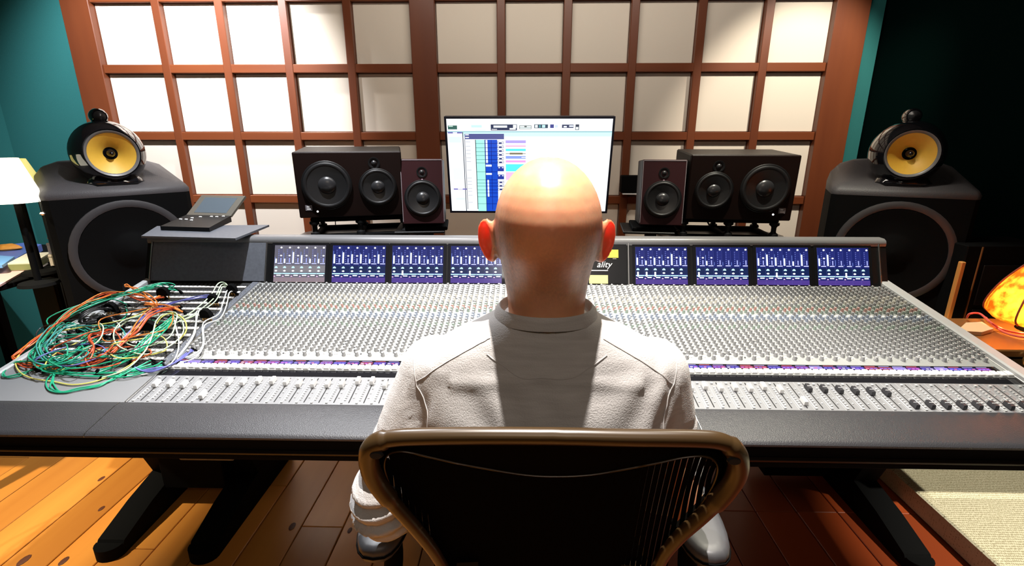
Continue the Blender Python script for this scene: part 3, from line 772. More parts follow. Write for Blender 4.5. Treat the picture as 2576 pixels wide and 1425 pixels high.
# ------------------------------------------------------------------ SPEAKERS
FR = RX(PI/2)     # lathe axis +Z -> -Y (front)
def driver(parent, x, z, r, kind='woofer', y=0, phase=False):
    M = T(x, y, z) @ FR
    b = MB(); b.lathe([(r, 0), (r*1.02, .006), (r*.98, .010), (r*.95, .010)], 36, M, caps=False); b.build('driver_ring', M_black, parent, smooth=50)
    b = MB(); b.lathe([(r*.955, .009), (r*.92, .0125), (r*.87, .014), (r*.82, .0125), (r*.78, .009)], 36, M, caps=False); b.build('surround', M_surround, parent, smooth=60)
    b = MB(); b.lathe([(r*.785, .0098), (r*.6, .0062), (r*.42, .0028), (r*.30, .0008)], 36, M, caps=False); cn_ = b.build('cone', M_cone, parent, smooth=60)
    b = MB(); b.lathe([(r*.37, .0014), (r*.34, .007), (r*.26, .013), (r*.13, .017), (.0005, .018)], 24, M, caps=False); b.build('dust_cap', M_dustcap, cn_, smooth=60)
def tweeter(parent, x, z, r):
    M = T(x, 0, z) @ FR
    b = MB(); b.lathe([(r*1.5, 0), (r*1.5, .003), (r*1.3, .0035), (r*.9, .0), (r*.75, -.002)], 28, M, caps=False); tr0 = b.build('tweeter_ring', M_black, parent, smooth=40)
    b = MB(); b.lathe([(r*.75, -.002), (r*.6, .003), (r*.3, .007), (.0005, .008)], 20, M, caps=False); b.build('tweeter_dome', M_dustcap, tr0, smooth=60)
def big_speaker(name, label, ctr, yaw, tilt, mirror, group):
    W_, H_, D_ = .455, .285, .33
    root = thing('monitor_speaker', label, 'speaker', ctr, yaw, group)
    hold = Matrix.Identity(4)
    s = -1 if mirror else 1
    b = MB(); b.box((-W_/2, .018, 0), (W_/2, D_, H_), ch=.006); b.build('cabinet', M_cab, root, smooth=0)
    b = MB(); b.box((-W_/2, 0, 0), (W_/2, .018, H_), ch=.004); b.build('baffle', M_baffle, root, smooth=0)
    driver(root, -s*.098, H_*.50, .105)
    driver(root, s*.118, H_*.46, .082)
    tweeter(root, s*.108, H_*.83, .017)
    b = MB(); b.box((-.014, -.0015, -.012), (.014, 0, .012)); o = b.build('badge', mat('badge_grey', (.22, .2, .22), .4), root, smooth=0); o.location = (-s*.185, 0, .045)
    b = MB(); b.box((-.008, -.0022, -.008), (.008, -.0015, -.002)); b.box((-.008, -.0022, .002), (.004, -.0015, .008)); o = b.build('badge_mark', M_white, root, smooth=0); o.location = (-s*.185, 0, .045)
    b = MB(); b.lathe([(.0045, 0), (.004, .003), (.001, .004)], 10, FR); o = b.build('power_light', mat('led_white', (.9, .9, .9), .3, emit=(1, 1, 1), es=1.5), root); o.location = (-s*.150, 0, .028)
    root.rotation_euler = (tilt, 0, yaw)
    return root
def iso_stand(label, ctr, yaw, w_=.40, d_=.24, h_=.10, slope=0):
    root = thing('isolation_stand', label, 'speaker stand', ctr, yaw)
    def tube_frame(z, name, sl=0):
        b = MB()
        b.box((-w_/2-.015, -d_/2-.012, z), (w_/2+.015, -d_/2+.012, z+.022), ch=.006)
        b.box((-w_/2-.015, d_/2-.012, z), (w_/2+.015, d_/2+.012, z+.022), ch=.006)
        for sx in (-1, 0, 1): b.box((sx*w_/2-.012, -d_/2, z), (sx*w_/2+.012, d_/2, z+.020), ch=.004)
        b.build(name, M_blackm, root, smooth=0)
    tube_frame(h_-.022, 'upper_frame'); tube_frame(0, 'lower_frame')
    for sx in (-1, 0, 1):
        for sy in (-1, 1):
            b = MB(); b.lathe([(.022, .018), (.020, .030), (.013, .034), (.011, .040), (.011, h_-.042), (.014, h_-.036), (.022, h_-.030), (.022, h_-.020)], 12, T(sx*w_/2, sy*d_/2, 0)); b.build('isolator', M_black, root)
    return root
def tall_stand(label, ctr, yaw, w_, d_, ztop):
    root = thing('floor_stand', label, 'speaker stand', (ctr[0], ctr[1], 0), yaw)
    b = MB()
    n = 20; b.prism([(w_/2*math.cos(2*PI*i/n)*1.05, d_/2*math.sin(2*PI*i/n)*1.05) for i in range(n)], ztop-.022, ztop); b.build('top_plate', mat('stand_plate', (.06, .055, .05), .3), root)
    b = MB(); b.box((-.05, -.05, .02), (.05, .05, ztop-.022), ch=.006); b.build('column', M_blackm, root)
    b = MB(); b.box((-.18, -.15, 0), (.18, .15, .02), ch=.004); b.build('base_plate', M_blackm, root)
    return root
# left big: yaw turns the front to the right (toe-in)
cL = V(-.770, 2.36, 0); yL = math.radians(14)
big_speaker('l', 'large black two-woofer speaker lying sideways left of the screen', (cL.x, cL.y-.13, 1.073), yL, math.radians(3), False, None)
iso_stand('black isolation stand under the large left speaker', (cL.x-.01, cL.y+.02, .972), yL)
tall_stand('black floor stand carrying the large left speaker', (cL.x-.01, cL.y+.02), yL, .56, .40, .972)
cR = V(.955, 2.36, 0); yR = math.radians(-5)
big_speaker('r', 'large black two-woofer speaker lying sideways right of the screen', (cR.x+.008, cR.y-.11, 1.060), yR, math.radians(3), True, None)
iso_stand('black isolation stand under the large right speaker', (cR.x-.005, cR.y+.04, .966), yR)
tall_stand('black floor stand carrying the large right speaker', (cR.x-.005, cR.y+.04), yR, .56, .40, .966)
def small_speaker(label, ctr, yaw, tilt):
    W_, H_, D_ = .190, .292, .22
    root = thing('nearfield_speaker', label, 'speaker', ctr)
    b = MB(); b.box((-W_/2, .014, 0), (W_/2, D_, H_), ch=.004); b.build('cabinet', M_cab, root, smooth=0)
    b = MB(); b.box((-W_/2, 0, 0), (W_/2, .014, H_), ch=.003); b.build('baffle', M_baffle2, root, smooth=0)
    driver(root, 0, H_*.40, .082); tweeter(root, 0, H_*.80, .016)
    b = MB()
    for sx in (-1, 1): b.box((sx*(W_/2-.002)-.0012, -.0012, .01), (sx*(W_/2-.002)+.0012, 0, H_-.004))
    b.box((-W_/2+.004, -.0012, H_-.006), (W_/2-.004, 0, H_-.003)); b.build('edge_bead', mat('bead', (.30, .26, .28), .25), root, smooth=0)
    b = MB(); b.lathe([(.004, 0), (.003, .003)], 8, T(0, 0, H_*.685) @ FR); b.build('indicator', mat('pink_dot', (.6, .4, .5), .4), root)
    root.rotation_euler = (tilt, 0, yaw); return root
small_speaker('smaller red-brown speaker between the large left speaker and the screen', (-.458, 2.27, 1.034), math.radians(7), math.radians(-4))
small_speaker('smaller red-brown speaker between the screen and the large right speaker', (.628, 2.27, 1.032), math.radians(-7), math.radians(-4))
def shelf_stand(label, x, y, yaw, dx):
    root = thing('pole_stand', label, 'speaker stand', (x, y, 0), yaw)
    b = MB(); b.box((-.115+dx, -.11, 0.990), (.115+dx, .15, 1.000), ch=.002); b.build('top_plate', M_black, root)
    b = MB(); b.box((-.098, -.09, 1.000), (.098, .13, 1.018), ch=.004); b.build('tilt_pad', M_blackm, root)
    b = MB(); b.box((-.026, .0, .02), (.026, .05, .99), ch=.003); b.build('pole', M_blackm, root)
    b = MB(); b.box((-.14, -.12, 0), (.14, .16, .02), ch=.003); b.build('base_plate', M_blackm, root)
shelf_stand('black pole stand under the smaller left speaker', -.462, 2.37, math.radians(7), -.03)
shelf_stand('black pole stand under the smaller right speaker', .615, 2.37, math.radians(-7), -.025)
# thin cables under the right hand speakers
for i, (px, lab) in enumerate([(1686, 'thin black cable hanging below the smaller right speaker, left one'), (1694, 'thin black cable hanging below the smaller right speaker, right one')]):
    a, c = at(px, 572, 2.50), at(px-3, 640, 2.50)
    b = MB(); b.tube(smoothpath([a, (a+c)/2+V(.004, 0, 0), c, V(c.x, c.y, .02)], 4), .003, 6); tag(b.build('hanging_cable', M_blackm), lab, 'cable')
a, c = at(843, 548, 2.62), at(848, 640, 2.62)
b = MB(); b.tube(smoothpath([a, (a+c)/2, c, V(c.x, c.y, .02)], 4), .0025, 6); tag(b.build('hanging_cable', M_blackm), 'thin black cable hanging below the large left speaker', 'cable')
a, c = at(1778, 555, 2.62), at(1790, 640, 2.62)
b = MB(); b.tube(smoothpath([a, at(1785, 572, 2.62), at(1775, 585, 2.62), c, V(c.x, c.y, .02)], 4), .004, 6); tag(b.build('hanging_cable', M_blackm), 'kinked black cable hanging below the large right speaker', 'cable')

# floor speakers with round heads
def floor_speaker(label, ctr, yaw):
    root = thing('floor_speaker', label, 'speaker', (ctr[0], ctr[1], 0), yaw)
    W_, Dp, zt, zf = .52, .62, 1.21, 1.165
    # cabinet: plan outline flat in front, round behind
    def outline(w_, d_, y0=0, n=14):
        pts = [(-w_/2+.02, y0), (w_/2-.02, y0), (w_/2, y0+.02)]
        for i in range(1, n): 
            a = PI*i/n; pts.append((w_/2*math.cos(a), y0+d_*.32+(d_*.68)*math.sin(a)))
        pts.append((-w_/2, y0+.02)); return pts
    b = MB(); b.prism(outline(W_, Dp), .25, 1.175); b.build('bass_cabinet', M_blackm, root, smooth=40)
    # domed top cushion sloping to the front
    rings = []
    for sc_, z, zf_ in [(1.0, 1.175, 1.175), (1.005, 1.215, 1.19), (.97, 1.26, 1.205), (.86, 1.295, 1.225), (.65, 1.315, 1.24), (.3, 1.32, 1.25)]:
        pts = outline(W_, Dp); cy = Dp*.45
        rings.append([V(x*sc_, cy+(y-cy)*sc_, zf_+(z-zf_)*min(1, max(0, y/(.5*Dp)))) for x, y in pts])
    b = MB(); b.loft(rings); b.build('top_cushion', mat('top_leather', (.06, .056, .06), .5, spec=.3, bump=(300, .3)), root, smooth=60)
    b = MB(); b.prism(outline(W_-.02, Dp), 0, .25); b.build('plinth', M_blackm, root, smooth=40)
    # woofer ring
    M = T(0, 0, .935) @ FR
    b = MB(); b.lathe([(.222, 0), (.222, .010), (.205, .016), (.192, .012), (.188, 0)], 48, M, caps=False); b.build('woofer_ring', mat('ring_satin', (.035, .033, .036), .45), root, smooth=50)
    b = MB(); b.lathe([(.190, .012), (.15, .007), (.09, .002), (.075, .006), (.05, .016), (.0005, .022)], 40, M, caps=False); b.build('woofer_cone', M_blackm, root, smooth=60)
    # turbine head
    hz = 1.352; hy = .12
    prof = [(.0005, -.30), (.03, -.27), (.07, -.20), (.108, -.11), (.132, -.03), (.136, .03), (.125, .075), (.106, .105), (.100, .112), (.0965, .104)]
    b = MB(); b.lathe(prof, 40, T(0, hy, hz) @ FR, caps=False); b.build('midrange_head', M_blackg, root, smooth=60)
    b = MB(); b.lathe([(.0965, .104), (.0945, .112), (.088, .110), (.084, .104)], 40, T(0, hy, hz) @ FR, caps=False); b.build('head_ring', mat('ring_grey', (.16, .16, .165), .35), root, smooth=60)
    b = MB(); b.lathe([(.086, .105), (.076, .100), (.05, .085), (.026, .064)], 40, T(0, hy, hz) @ FR, caps=False); b.build('yellow_cone', M_kevlar, root, smooth=60)
    b = MB(); b.lathe([(.026, .064), (.02, .060), (.016, .066), (.013, .088), (.006, .097), (.0005, .099)], 24, T(0, hy, hz) @ FR, caps=False); b.build('phase_plug', M_blackg, root, smooth=60)
    b = MB(); b.box((-.1, .02, 1.20), (.1, .2, 1.262), ch=.03); b.build('head_foot', M_blackg, root, smooth=50)
    # tweeter pod
    tz = hz+.140+.013
    prof = [(.0005, -.15), (.01, -.13), (.022, -.08), (.032, -.02), (.034, .01), (.031, .03), (.026, .040), (.022, .040)]
    b = MB(); b.lathe(prof, 24, T(0, hy+.03, tz) @ FR, caps=False); b.build('tweeter_pod', M_blackg, root, smooth=60)
    b = MB(); b.lathe([(.022, .040), (.018, .043), (.010, .050), (.0005, .053)], 20, T(0, hy+.03, tz) @ FR, caps=False); b.build('tweeter_dome', M_dustcap, root, smooth=60)
    b = MB(); b.lathe([(.02, 0), (.014, .012), (.016, .03)], 14, T(0, hy, hz+.125)); b.build('pod_neck', M_blackg, root, smooth=60)
    return root
floor_speaker('tall black floor speaker with yellow cone, left of the wooden lattice', (-1.735, 2.13), math.radians(48))
floor_speaker('tall black floor speaker with yellow cone, against the dark right wall', (1.61, 2.16), math.radians(-24))

# ------------------------------------------------------------------ MONITOR SCREEN
mon = thing('flat_screen', 'wide flat screen showing a recording session, behind the man', 'monitor', (.038, 2.62, 0))
q00, q10, q01, q11 = at(1120, 533+3, 2.70), at(1537, 536, 2.70), at(1118, 293, 2.60), at(1550, 293, 2.60)
mw = (q11-q01).length; mh = ((q01+q11)/2-(q00+q10)/2).length
ctr = (q00+q10+q01+q11)/4
xa = V(1, 0, 0); ya = ((q01+q11)/2-(q00+q10)/2); ya.x = 0; ya.normalize(); za = xa.cross(ya)
MMo = Matrix.Translation(-Vector(mon.location)) @ Matrix(((xa.x, ya.x, za.x, ctr.x), (xa.y, ya.y, za.y, ctr.y), (xa.z, ya.z, za.z, ctr.z), (0, 0, 0, 1)))
b = MB(); bw = .011
b.box((-mw/2, -mh/2, -.03), (mw/2, mh/2, -.006), ch=.004)
for a, c in (((-mw/2, -mh/2, -.006), (mw/2, -mh/2+bw, .002)), ((-mw/2, mh/2-bw, -.006), (mw/2, mh/2, .002)), ((-mw/2, -mh/2+bw, -.006), (-mw/2+bw, mh/2-bw, .002)), ((mw/2-bw, -mh/2+bw, -.006), (mw/2, mh/2-bw, .002))):
    b.box(a, c)
b.build('housing', mat('screen_frame', (.012, .014, .03), .3), mon, smooth=0, M=MMo)
fl = Flat(); sw, sh = mw-2*bw, mh-2*bw
def S(x0, y0, x1, y1, c, lay=12):   # pixel frame of the enlarged screen: 125..2240 by 105..1265
    X = lambda x: -sw/2+(x-125)/2115*sw; Yv = lambda y: sh/2-(y-105)/1160*sh
    fl.rect(X(x0), Yv(y1), X(x1), Yv(y0), c, lay)
Wm = (.93, .97, 1)
S(125, 105, 2240, 1265, Wm, 1)
S(125, 250, 2240, 262, (.25, .5, .55)); S(330, 262, 2240, 312, (.60, .9, .93), 11)
S(140, 182, 258, 228, (.04, .12, .10)); S(150, 186, 205, 196, (.6, .8, .7), 13); S(440, 178, 575, 206, (.55, .9, .85)); S(490, 232, 625, 240, (.6, .9, .95))
S(690, 170, 1025, 240, (.02, .03, .08)); S(725, 182, 900, 208, (.75, .8, .85), 13); S(930, 212, 1010, 232, (.8, .85, .85), 13); S(975, 175, 1018, 212, (.8, .9, .9), 13); S(700, 222, 770, 234, (.5, .5, .55), 13)
S(1055, 182, 1210, 224, (.12, .14, .14)); S(1062, 188, 1120, 202, (.8, .95, .95), 13); S(1150, 188, 1204, 202, (.8, .95, .95), 13); S(1062, 207, 1204, 219, (.8, .95, .95), 13)
S(1245, 170, 1420, 214, (.03, .06, .10)); S(1255, 176, 1290, 208, (.75, .85, .85), 13); S(1310, 176, 1325, 208, (.1, .4, .4), 13); S(1345, 176, 1385, 208, (.5, .8, .8), 13)
S(1448, 170, 1495, 212, (.05, .06, .25)); S(1505, 176, 1545, 208, (.6, .7, .85), 13); S(1598, 172, 1745, 212, (.05, .06, .12)); S(1620, 188, 1660, 206, (.8, .85, .95), 13); S(1690, 180, 1742, 200, (.7, .75, .9), 13)
S(1770, 170, 1816, 236, (.05, .06, .09)); S(1776, 200, 1808, 230, (.8, .95, .95), 13)
S(135, 258, 320, 276, (.15, .13, .42)); S(200, 260, 255, 274, (.8, .8, .95), 13)
S(145, 315, 305, 385, (.70, .93, .93)); S(175, 700, 310, 850, (.78, .93, .95)); S(168, 962, 345, 980, (.22, .20, .5)); S(225, 964, 290, 976, (.9, .9, 1), 13); S(195, 1085, 320, 1115, (.72, .92, .96))
S(322, 262, 332, 1265, (.02, .03, .05)); S(350, 280, 858, 345, (.08, .09, .26)); S(358, 285, 405, 298, Wm, 13); S(358, 318, 405, 330, Wm, 13)
S(345, 345, 352, 1240, (.05, .05, .08)); S(483, 350, 492, 1240, (.02, .02, .03))
S(492, 350, 605, 1265, (.38, .82, .74)); S(605, 350, 612, 1265, (.02, .02, .12))
S(612, 350, 770, 1265, (.01, .07, .55)); S(688, 350, 694, 1245, (.003, .008, .2), 13)
S(618, 355, 642, 640, Wm, 13); S(612, 656, 690, 680, Wm, 13); S(612, 762, 690, 785, Wm, 13); S(628, 845, 650, 1070, Wm, 13)
ys = [395, 448, 496, 541, 592, 636, 745, 848, 890, 930, 980, 1020, 1072, 1165]
for y in ys:
    S(492, y-2, 605, y+3, (.08, .22, .24), 13); S(612, y-3, 770, y+3, (.003, .01, .2), 14); S(352, y-1, 480, y+1, (.6, .65, .7), 13)
    S(358, y-22, 420, y-16, (.4, .42, .5), 13)
for y in (388, 437, 484, 531, 579, 624, 878, 924, 970):
    S(768, y-14, 852, y+14, (.02, .03, .16)); S(772, y-9, 790, y+9, Wm, 13); S(828, y-9, 848, y+9, Wm, 13); S(790, y-12, 828, y-6, Wm, 13)
for y in (710, 812): S(768, y-30, 852, y+30, (.02, .04, .32)); S(780, y-22, 800, y-10, Wm, 13); S(826, y-22, 845, y-10, Wm, 13)
for y0, y1, c in [(358, 392, (.42, .34, .78)), (400, 424, (.98, .70, .90)), (424, 434, (.9, .3, .55)), (460, 488, (.10, .76, .80)), (516, 522, (.08, .06, .03)), (548, 582, (.25, .34, .80)), (602, 628, (.92, .35, .75)), (650, 740, (.10, .80, .85)), (752, 850, (.92, .50, .75))]:
    S(878, y0, 1140, y1, c)
S(1085, 560, 1140, 570, Wm, 13); S(930, 508, 1100, 530, (.2, .18, .12), 12)
fl.build('picture', M_monitor, mon, MMo)
b = MB(); b.box((-.05, .10, .04), (.05, .16, 1.36), ch=.004); b.box((-.04, .06, 1.2), (.04, .12, 1.34)); b.build('post', M_blackm, mon)
b = MB(); b.box((-.3, .0, 0), (.3, .32, .04), ch=.006); b.build('foot', M_blackm, mon)
# small black box fixed right of the screen
p = at(1590, 466, 3.10)
wb = thing('wall_box', 'small black box on the lattice beside the smaller right speaker', 'box', (p.x, 3.12, p.z))
b = MB(); b.box((-.06, 0, -.05), (.09, .063, .055), ch=.005); b.build('case', M_blackm, wb)
b = MB(); b.box((-.05, -.004, -.06), (.09, .03, -.053), ch=.001); b.build('lip', M_white, wb)

# ------------------------------------------------------------------ PERSON
def voxel_mesh(mb, voxel, smooth_it=6, fac=.5):
    me = bpy.data.meshes.new('tmp'); me.from_pydata(mb.v, [], mb.f)
    bm = bmesh.new(); bm.from_mesh(me); bmesh.ops.recalc_face_normals(bm, faces=bm.faces); bm.to_mesh(me); bm.free()
    o = bpy.data.objects.new('tmp', me); C.objects.link(o)
    r = o.modifiers.new('r', 'REMESH'); r.mode = 'VOXEL'; r.voxel_size = voxel
    s_ = o.modifiers.new('s', 'SMOOTH'); s_.factor = fac; s_.iterations = smooth_it
    dg = bpy.context.evaluated_depsgraph_get(); dg.update()
    out = bpy.data.meshes.new_from_object(o.evaluated_get(dg)); bpy.data.objects.remove(o)
    return out
def link_mesh(me, name, mats, parent):
    me.name = name; me.materials.clear()
    for m_ in (mats if isinstance(mats, (list, tuple)) else [mats]): me.materials.append(m_)
    me.polygons.foreach_set('use_smooth', [True]*len(me.polygons))
    o = bpy.data.objects.new(name, me); C.objects.link(o); o.parent = parent; return o
def ell(cx, cy, z, rx, ry, n=28, p=2.0, tilt=0):
    out = []
    for i in range(n):
        a = 2*PI*i/n; c_, s_ = math.cos(a), math.sin(a)
        x = rx*math.copysign(abs(c_)**(2/p), c_); y = ry*math.copysign(abs(s_)**(2/p), s_)
        out.append(V(cx+x, cy+y, z+tilt*y))
    return out
def ball(mb, c, r, n=14, M=None):
    prof = [(max(.0004, math.sin(PI*i/n)), -math.cos(PI*i/n)) for i in range(n+1)]
    mb.lathe(prof, 16, T(*c) @ (M or Matrix.Identity(4)) @ Matrix.Diagonal((r[0], r[1], r[2], 1)), caps=True)
def limb(mb, pts, rs, n=14, sub=5):
    P = smoothpath(pts, sub); R_ = []
    for i in range(len(pts)-1):
        for k in range(sub): R_.append(rs[i]+(rs[i+1]-rs[i])*k/sub)
    R_.append(rs[-1]); mb.tube(P, R_, n)
    ball(mb, pts[0], (rs[0],)*3, 8); ball(mb, pts[-1], (rs[-1],)*3, 8)

PX = .037
man = thing('person', 'person with shaved head in grey long-sleeved top seated at the console, seen from behind', 'person', (PX, .80, 0))
PM = Matrix.Translation((-PX, -.80, 0))
hb = MB()
R_ = []
CZ = 1.290
for i in range(1, 9):
    a = PI/2*i/9; R_.append(ell(PX+.001, .758, CZ+.102*math.cos(a), .0825*math.sin(a), .101*math.sin(a)))
R_.append(ell(PX+.001, .758, CZ, .0825, .101))
for z, cy, rx, ry in [(1.272, .760, .0812, .099), (1.254, .763, .0785, .095), (1.236, .768, .0745, .089), (1.215, .773, .0705, .081), (1.196, .775, .0670, .076), (1.180, .772, .0645, .073), (1.162, .764, .0620, .067), (1.142, .752, .0605, .060), (1.12, .752, .060, .056), (1.09, .762, .060, .052), (1.06, .765, .062, .052)]:
    R_.append(ell(PX+.001, cy, z, rx, ry))
hb.loft(R_)
# face: brow, nose, lips, chin, cheeks
ball(hb, (PX, .838, 1.298), (.050, .020, .016)); ball(hb, (PX, .862, 1.262), (.011, .018, .026)); ball(hb, (PX, .872, 1.250), (.014, .012, .010))
ball(hb, (PX, .846, 1.218), (.024, .012, .006)); ball(hb, (PX, .844, 1.208), (.021, .012, .007)); ball(hb, (PX, .832, 1.186), (.026, .022, .017))
for sx in (-1, 1):
    ball(hb, (PX+sx*.040, .816, 1.243), (.024, .026, .024)); ball(hb, (PX+sx*.030, .846, 1.276), (.015, .009, .009))
    # ear: dish with rim, root at skull side
    E = T(PX+sx*.0855, .772, 1.264) @ RZ(sx*-.55) @ RX(-.12) @ RY(sx*.10)
    ball(hb, (0, 0, 0), (.009, .017, .030), M=Matrix.Identity(4)) if False else None
    prof = []
    n = 18; pts = []
    for i in range(n):
        a = 2*PI*i/n; yy = .0175*math.cos(a); zz = .031*math.sin(a)
        if zz < 0: yy *= (.62+.38*(1+zz/.031))
        pts.append(E @ V(sx*(.006+.006*max(0, math.cos(a+PI))), -yy, zz))
    hb.tube(pts, .0052, 8, closed=True)
    hb.lathe([(.0005, -.003), (1, -.003), (1, .003), (.0005, .003)], 18, E @ T(sx*.002, 0, 0) @ RY(PI/2) @ Matrix.Diagonal((.029, .0165, 1, 1)), caps=True)
    ball(hb, tuple(E @ V(-sx*.004, .006, -.004)), (.012, .012, .018))
    ball(hb, tuple(E @ V(sx*.002, .004, -.028)), (.006, .008, .009))
# hidden trunk core, arms and hands keep the body continuous
for sx in (-1, 1):
    sh_ = (PX+sx*.165, .775, 1.035); el_ = (PX+sx*.262, .745, .785); wr = (PX+sx*.13, .955, .70)
    limb(hb, [(PX, .75, 1.08), sh_], [.045, .036]); limb(hb, [sh_, el_], [.034, .030]); limb(hb, [el_, wr], [.030, .023])
    hc = V(wr[0]-sx*.03, wr[1]+.055, wr[2]-.02)
    ball(hb, tuple(hc), (.038, .046, .015), M=RZ(sx*.5) @ RX(-.3))
    for q, (off, ln) in enumerate([(-.030, .062), (-.010, .074), (.010, .070), (.029, .054)]):
        base = hc+V(-sx*.018+off*.85, .036-abs(off)*.25, -.004); 
        limb(hb, [base, base+V(-sx*.008, ln*.5, -.006), base+V(-sx*.012, ln*.85, -.030)], [.0088, .0080, .0068], 8, 3)
    tb = hc+V(-sx*.036, -.012, .002); limb(hb, [tb, tb+V(-sx*.020, .020, -.008), tb+V(-sx*.026, .044, -.020)], [.011, .0095, .008], 8, 3)
hb.loft([ell(PX, cy, z, rx, ry) for z, cy, rx, ry in [(1.10, .765, .055, .045), (1.02, .775, .14, .06), (.9, .775, .15, .07), (.78, .82, .12, .07), (.70, .84, .08, .05)]])
me = voxel_mesh(hb, .0035, 5)
# skin colour: stubble shadow and rosy ears
m = M_skin; nt = m.node_tree; bs = nt.nodes['Principled BSDF']; 
sk = nt.nodes
for sx in (-1, 1):
    b = MB(); b.tube([(PX+sx*(.030+.013*t), .8555-.004*abs(t)-.0022*t*1, 1.274-.002*abs(t)) for t in (-1, -.5, 0, .5, 1)], .0014, 6); o = b.build('eyelid_line', mat('lash', (.05, .02, .015), .6), man); o.matrix_local = PM
b = MB(); b.tube([(PX+.022*t, .8575-.007*t*t, 1.213) for t in (-1, -.5, 0, .5, 1)], .0016, 6); o = b.build('mouth_line', mat('lip_line', (.25, .06, .05), .5), man); o.matrix_local = PM
geo = sk.new('ShaderNodeAttribute'); geo.attribute_name = 'mask'
sepm = sk.new('ShaderNodeSeparateColor'); nt.links.new(geo.outputs['Color'], sepm.inputs[0])
old = bs.inputs['Base Color'].links[0].from_socket
sn = sk.new('ShaderNodeTexNoise'); sn.inputs['Scale'].default_value = 160; sn.inputs['Detail'].default_value = 3
mth = sk.new('ShaderNodeMath'); mth.operation = 'MULTIPLY'; nt.links.new(sn.outputs['Fac'], mth.inputs[0]); nt.links.new(sepm.outputs[0], mth.inputs[1])
mx = sk.new('ShaderNodeMixRGB'); nt.links.new(mth.outputs[0], mx.inputs[0]); nt.links.new(old, mx.inputs[1]); mx.inputs[2].default_value = (.17, .13, .11, 1)
mx2 = sk.new('ShaderNodeMixRGB'); nt.links.new(sepm.outputs[1], mx2.inputs[0]); nt.links.new(mx.outputs[0], mx2.inputs[1]); mx2.inputs[2].default_value = (.80, .13, .06, 1)
nt.links.new(mx2.outputs[0], bs.inputs['Base Color'])
ca = me.color_attributes.new('mask', 'FLOAT_COLOR', 'POINT')
dat = []
for v in me.vertices:
    x, y, z = v.co.x-PX, v.co.y, v.co.z
    sd = max(0, min(1, (abs(x)-.03)/.03)); st = max(0, min(1, (z-1.165)/.03))*max(0, min(1, (1.345+.02*sd-z)/.10))*max(0, min(1, (.82-y)/.05))*(.5+.6*sd)
    if 1.17 < z < 1.235 and y > .775: st = .7
    ear = max(0, min(1, (abs(x)-.083)/.006)) if 1.22 < z < 1.31 else 0
    dat += [st*(1.0 if not ear else 0), ear*.9, 0, 1]
ca.data.foreach_set('color', dat)
body = link_mesh(me, 'body', M_skin, man); body.matrix_local = PM

# shirt
sb_ = MB()
secs = [(1.150, .758, .078, .062), (1.134, .760, .102, .068), (1.115, .765, .140, .078), (1.092, .768, .178, .088), (1.064, .768, .204, .096), (1.03, .765, .214, .104), (.98, .758, .212, .112), (.92, .752, .205, .120), (.86, .765, .197, .126), (.80, .832, .190, .124), (.72, .848, .182, .124), (.62, .858, .184, .128), (.54, .862, .188, .13)]
rg = []
for z, cy, rx, ry in secs: rg.append(ell(PX, cy, z, rx, ry, 36, 2.35))
sb_.loft(rg)
EL = {}
for sx in (-1, 1):
    sh_ = (PX+sx*.188, .785, 1.030)
    if sx < 0: mid = (PX-.246, .755, .90); el_ = (PX-.282, .735, .785); fo = (PX-.225, .85, .745); wr = (PX-.15, .945, .71)
    else: mid = (PX+.222, .785, .90); el_ = (PX+.238, .79, .80); fo = (PX+.20, .88, .745); wr = (PX+.14, .95, .71)
    limb(sb_, [sh_, mid, el_, fo, wr], [.062, .056, .054, .048, .034])
    EL[sx] = Vector(el_)
me = voxel_mesh(sb_, .006, 8)
# folds: at the elbows, soft drape on the back
for v in me.vertices:
    p = v.co; n_ = v.normal
    d = 0
    for sx in (-1, 1):
        e = EL[sx]; r_ = (p-e).length
        if abs(p.x-PX) > .2 and r_ < .17:
            k_ = max(0, 1-r_/.17)
            a = (p.z*1.0 - p.y*.35 + .25*abs(p.x-PX))*190
            d += .0085*k_*(math.sin(a)+.5*math.sin(a*1.7+1))
    if p.y < .80 and abs(p.x-PX) < .22:
        d += .0018*math.sin(p.z*55+9*math.sin(p.x*14))*max(0, min(1, (1.09-p.z)/.05))
        d += .0022*math.exp(-((p.z-1.075+.15*abs(p.x-PX)**1.0)/.010)**2)*(1 if abs(p.x-PX) < .15 else 0)
    # hanging folds near the arm pits
    for sx in (-1, 1):
        xx = (p.x-PX)*sx
        if .14 < xx < .24 and p.z < 1.03: d += .0012*math.sin((xx-.5*(1.03-p.z)*.3)*260)*max(0, 1-abs(xx-.19)/.05)*max(0, min(1, (1.03-p.z)/.04))
    v.co = p+n_*d
me.update()
shirt = link_mesh(me, 'long_sleeved_top', M_shirt, man); shirt.matrix_local = PM
# collar band and seams
b = MB(); n = 40
ring0 = [ell(PX, .757, 1.142, .084, .070, n, 2.1, .0), ell(PX, .756, 1.156, .081, .068, n, 2.1, .0), ell(PX, .756, 1.163, .0745, .065, n, 2.1, .0), ell(PX, .756, 1.159, .071, .062, n, 2.1, .0), ell(PX, .756, 1.13, .071, .062, n, 2.1, .0)]
b.loft(ring0, caps=False); o = b.build('collar', M_shirt, man, smooth=60); o.matrix_local = PM
from mathutils.bvhtree import BVHTree
bv = BVHTree.FromPolygons([v.co for v in me.vertices], [list(p.vertices) for p in me.polygons])
def on_shirt(pts, lift=.0002):
    out = []
    for p in pts:
        q = bv.find_nearest(Vector(p)); out.append(q[0]+q[1]*lift)
    return out
def seam(pts, r=.0009):
    P = on_shirt(smoothpath(pts, 8)); b = MB(); b.tube(P, r, 5); o = b.build('seam', M_seam, man, smooth=60); o.matrix_local = PM
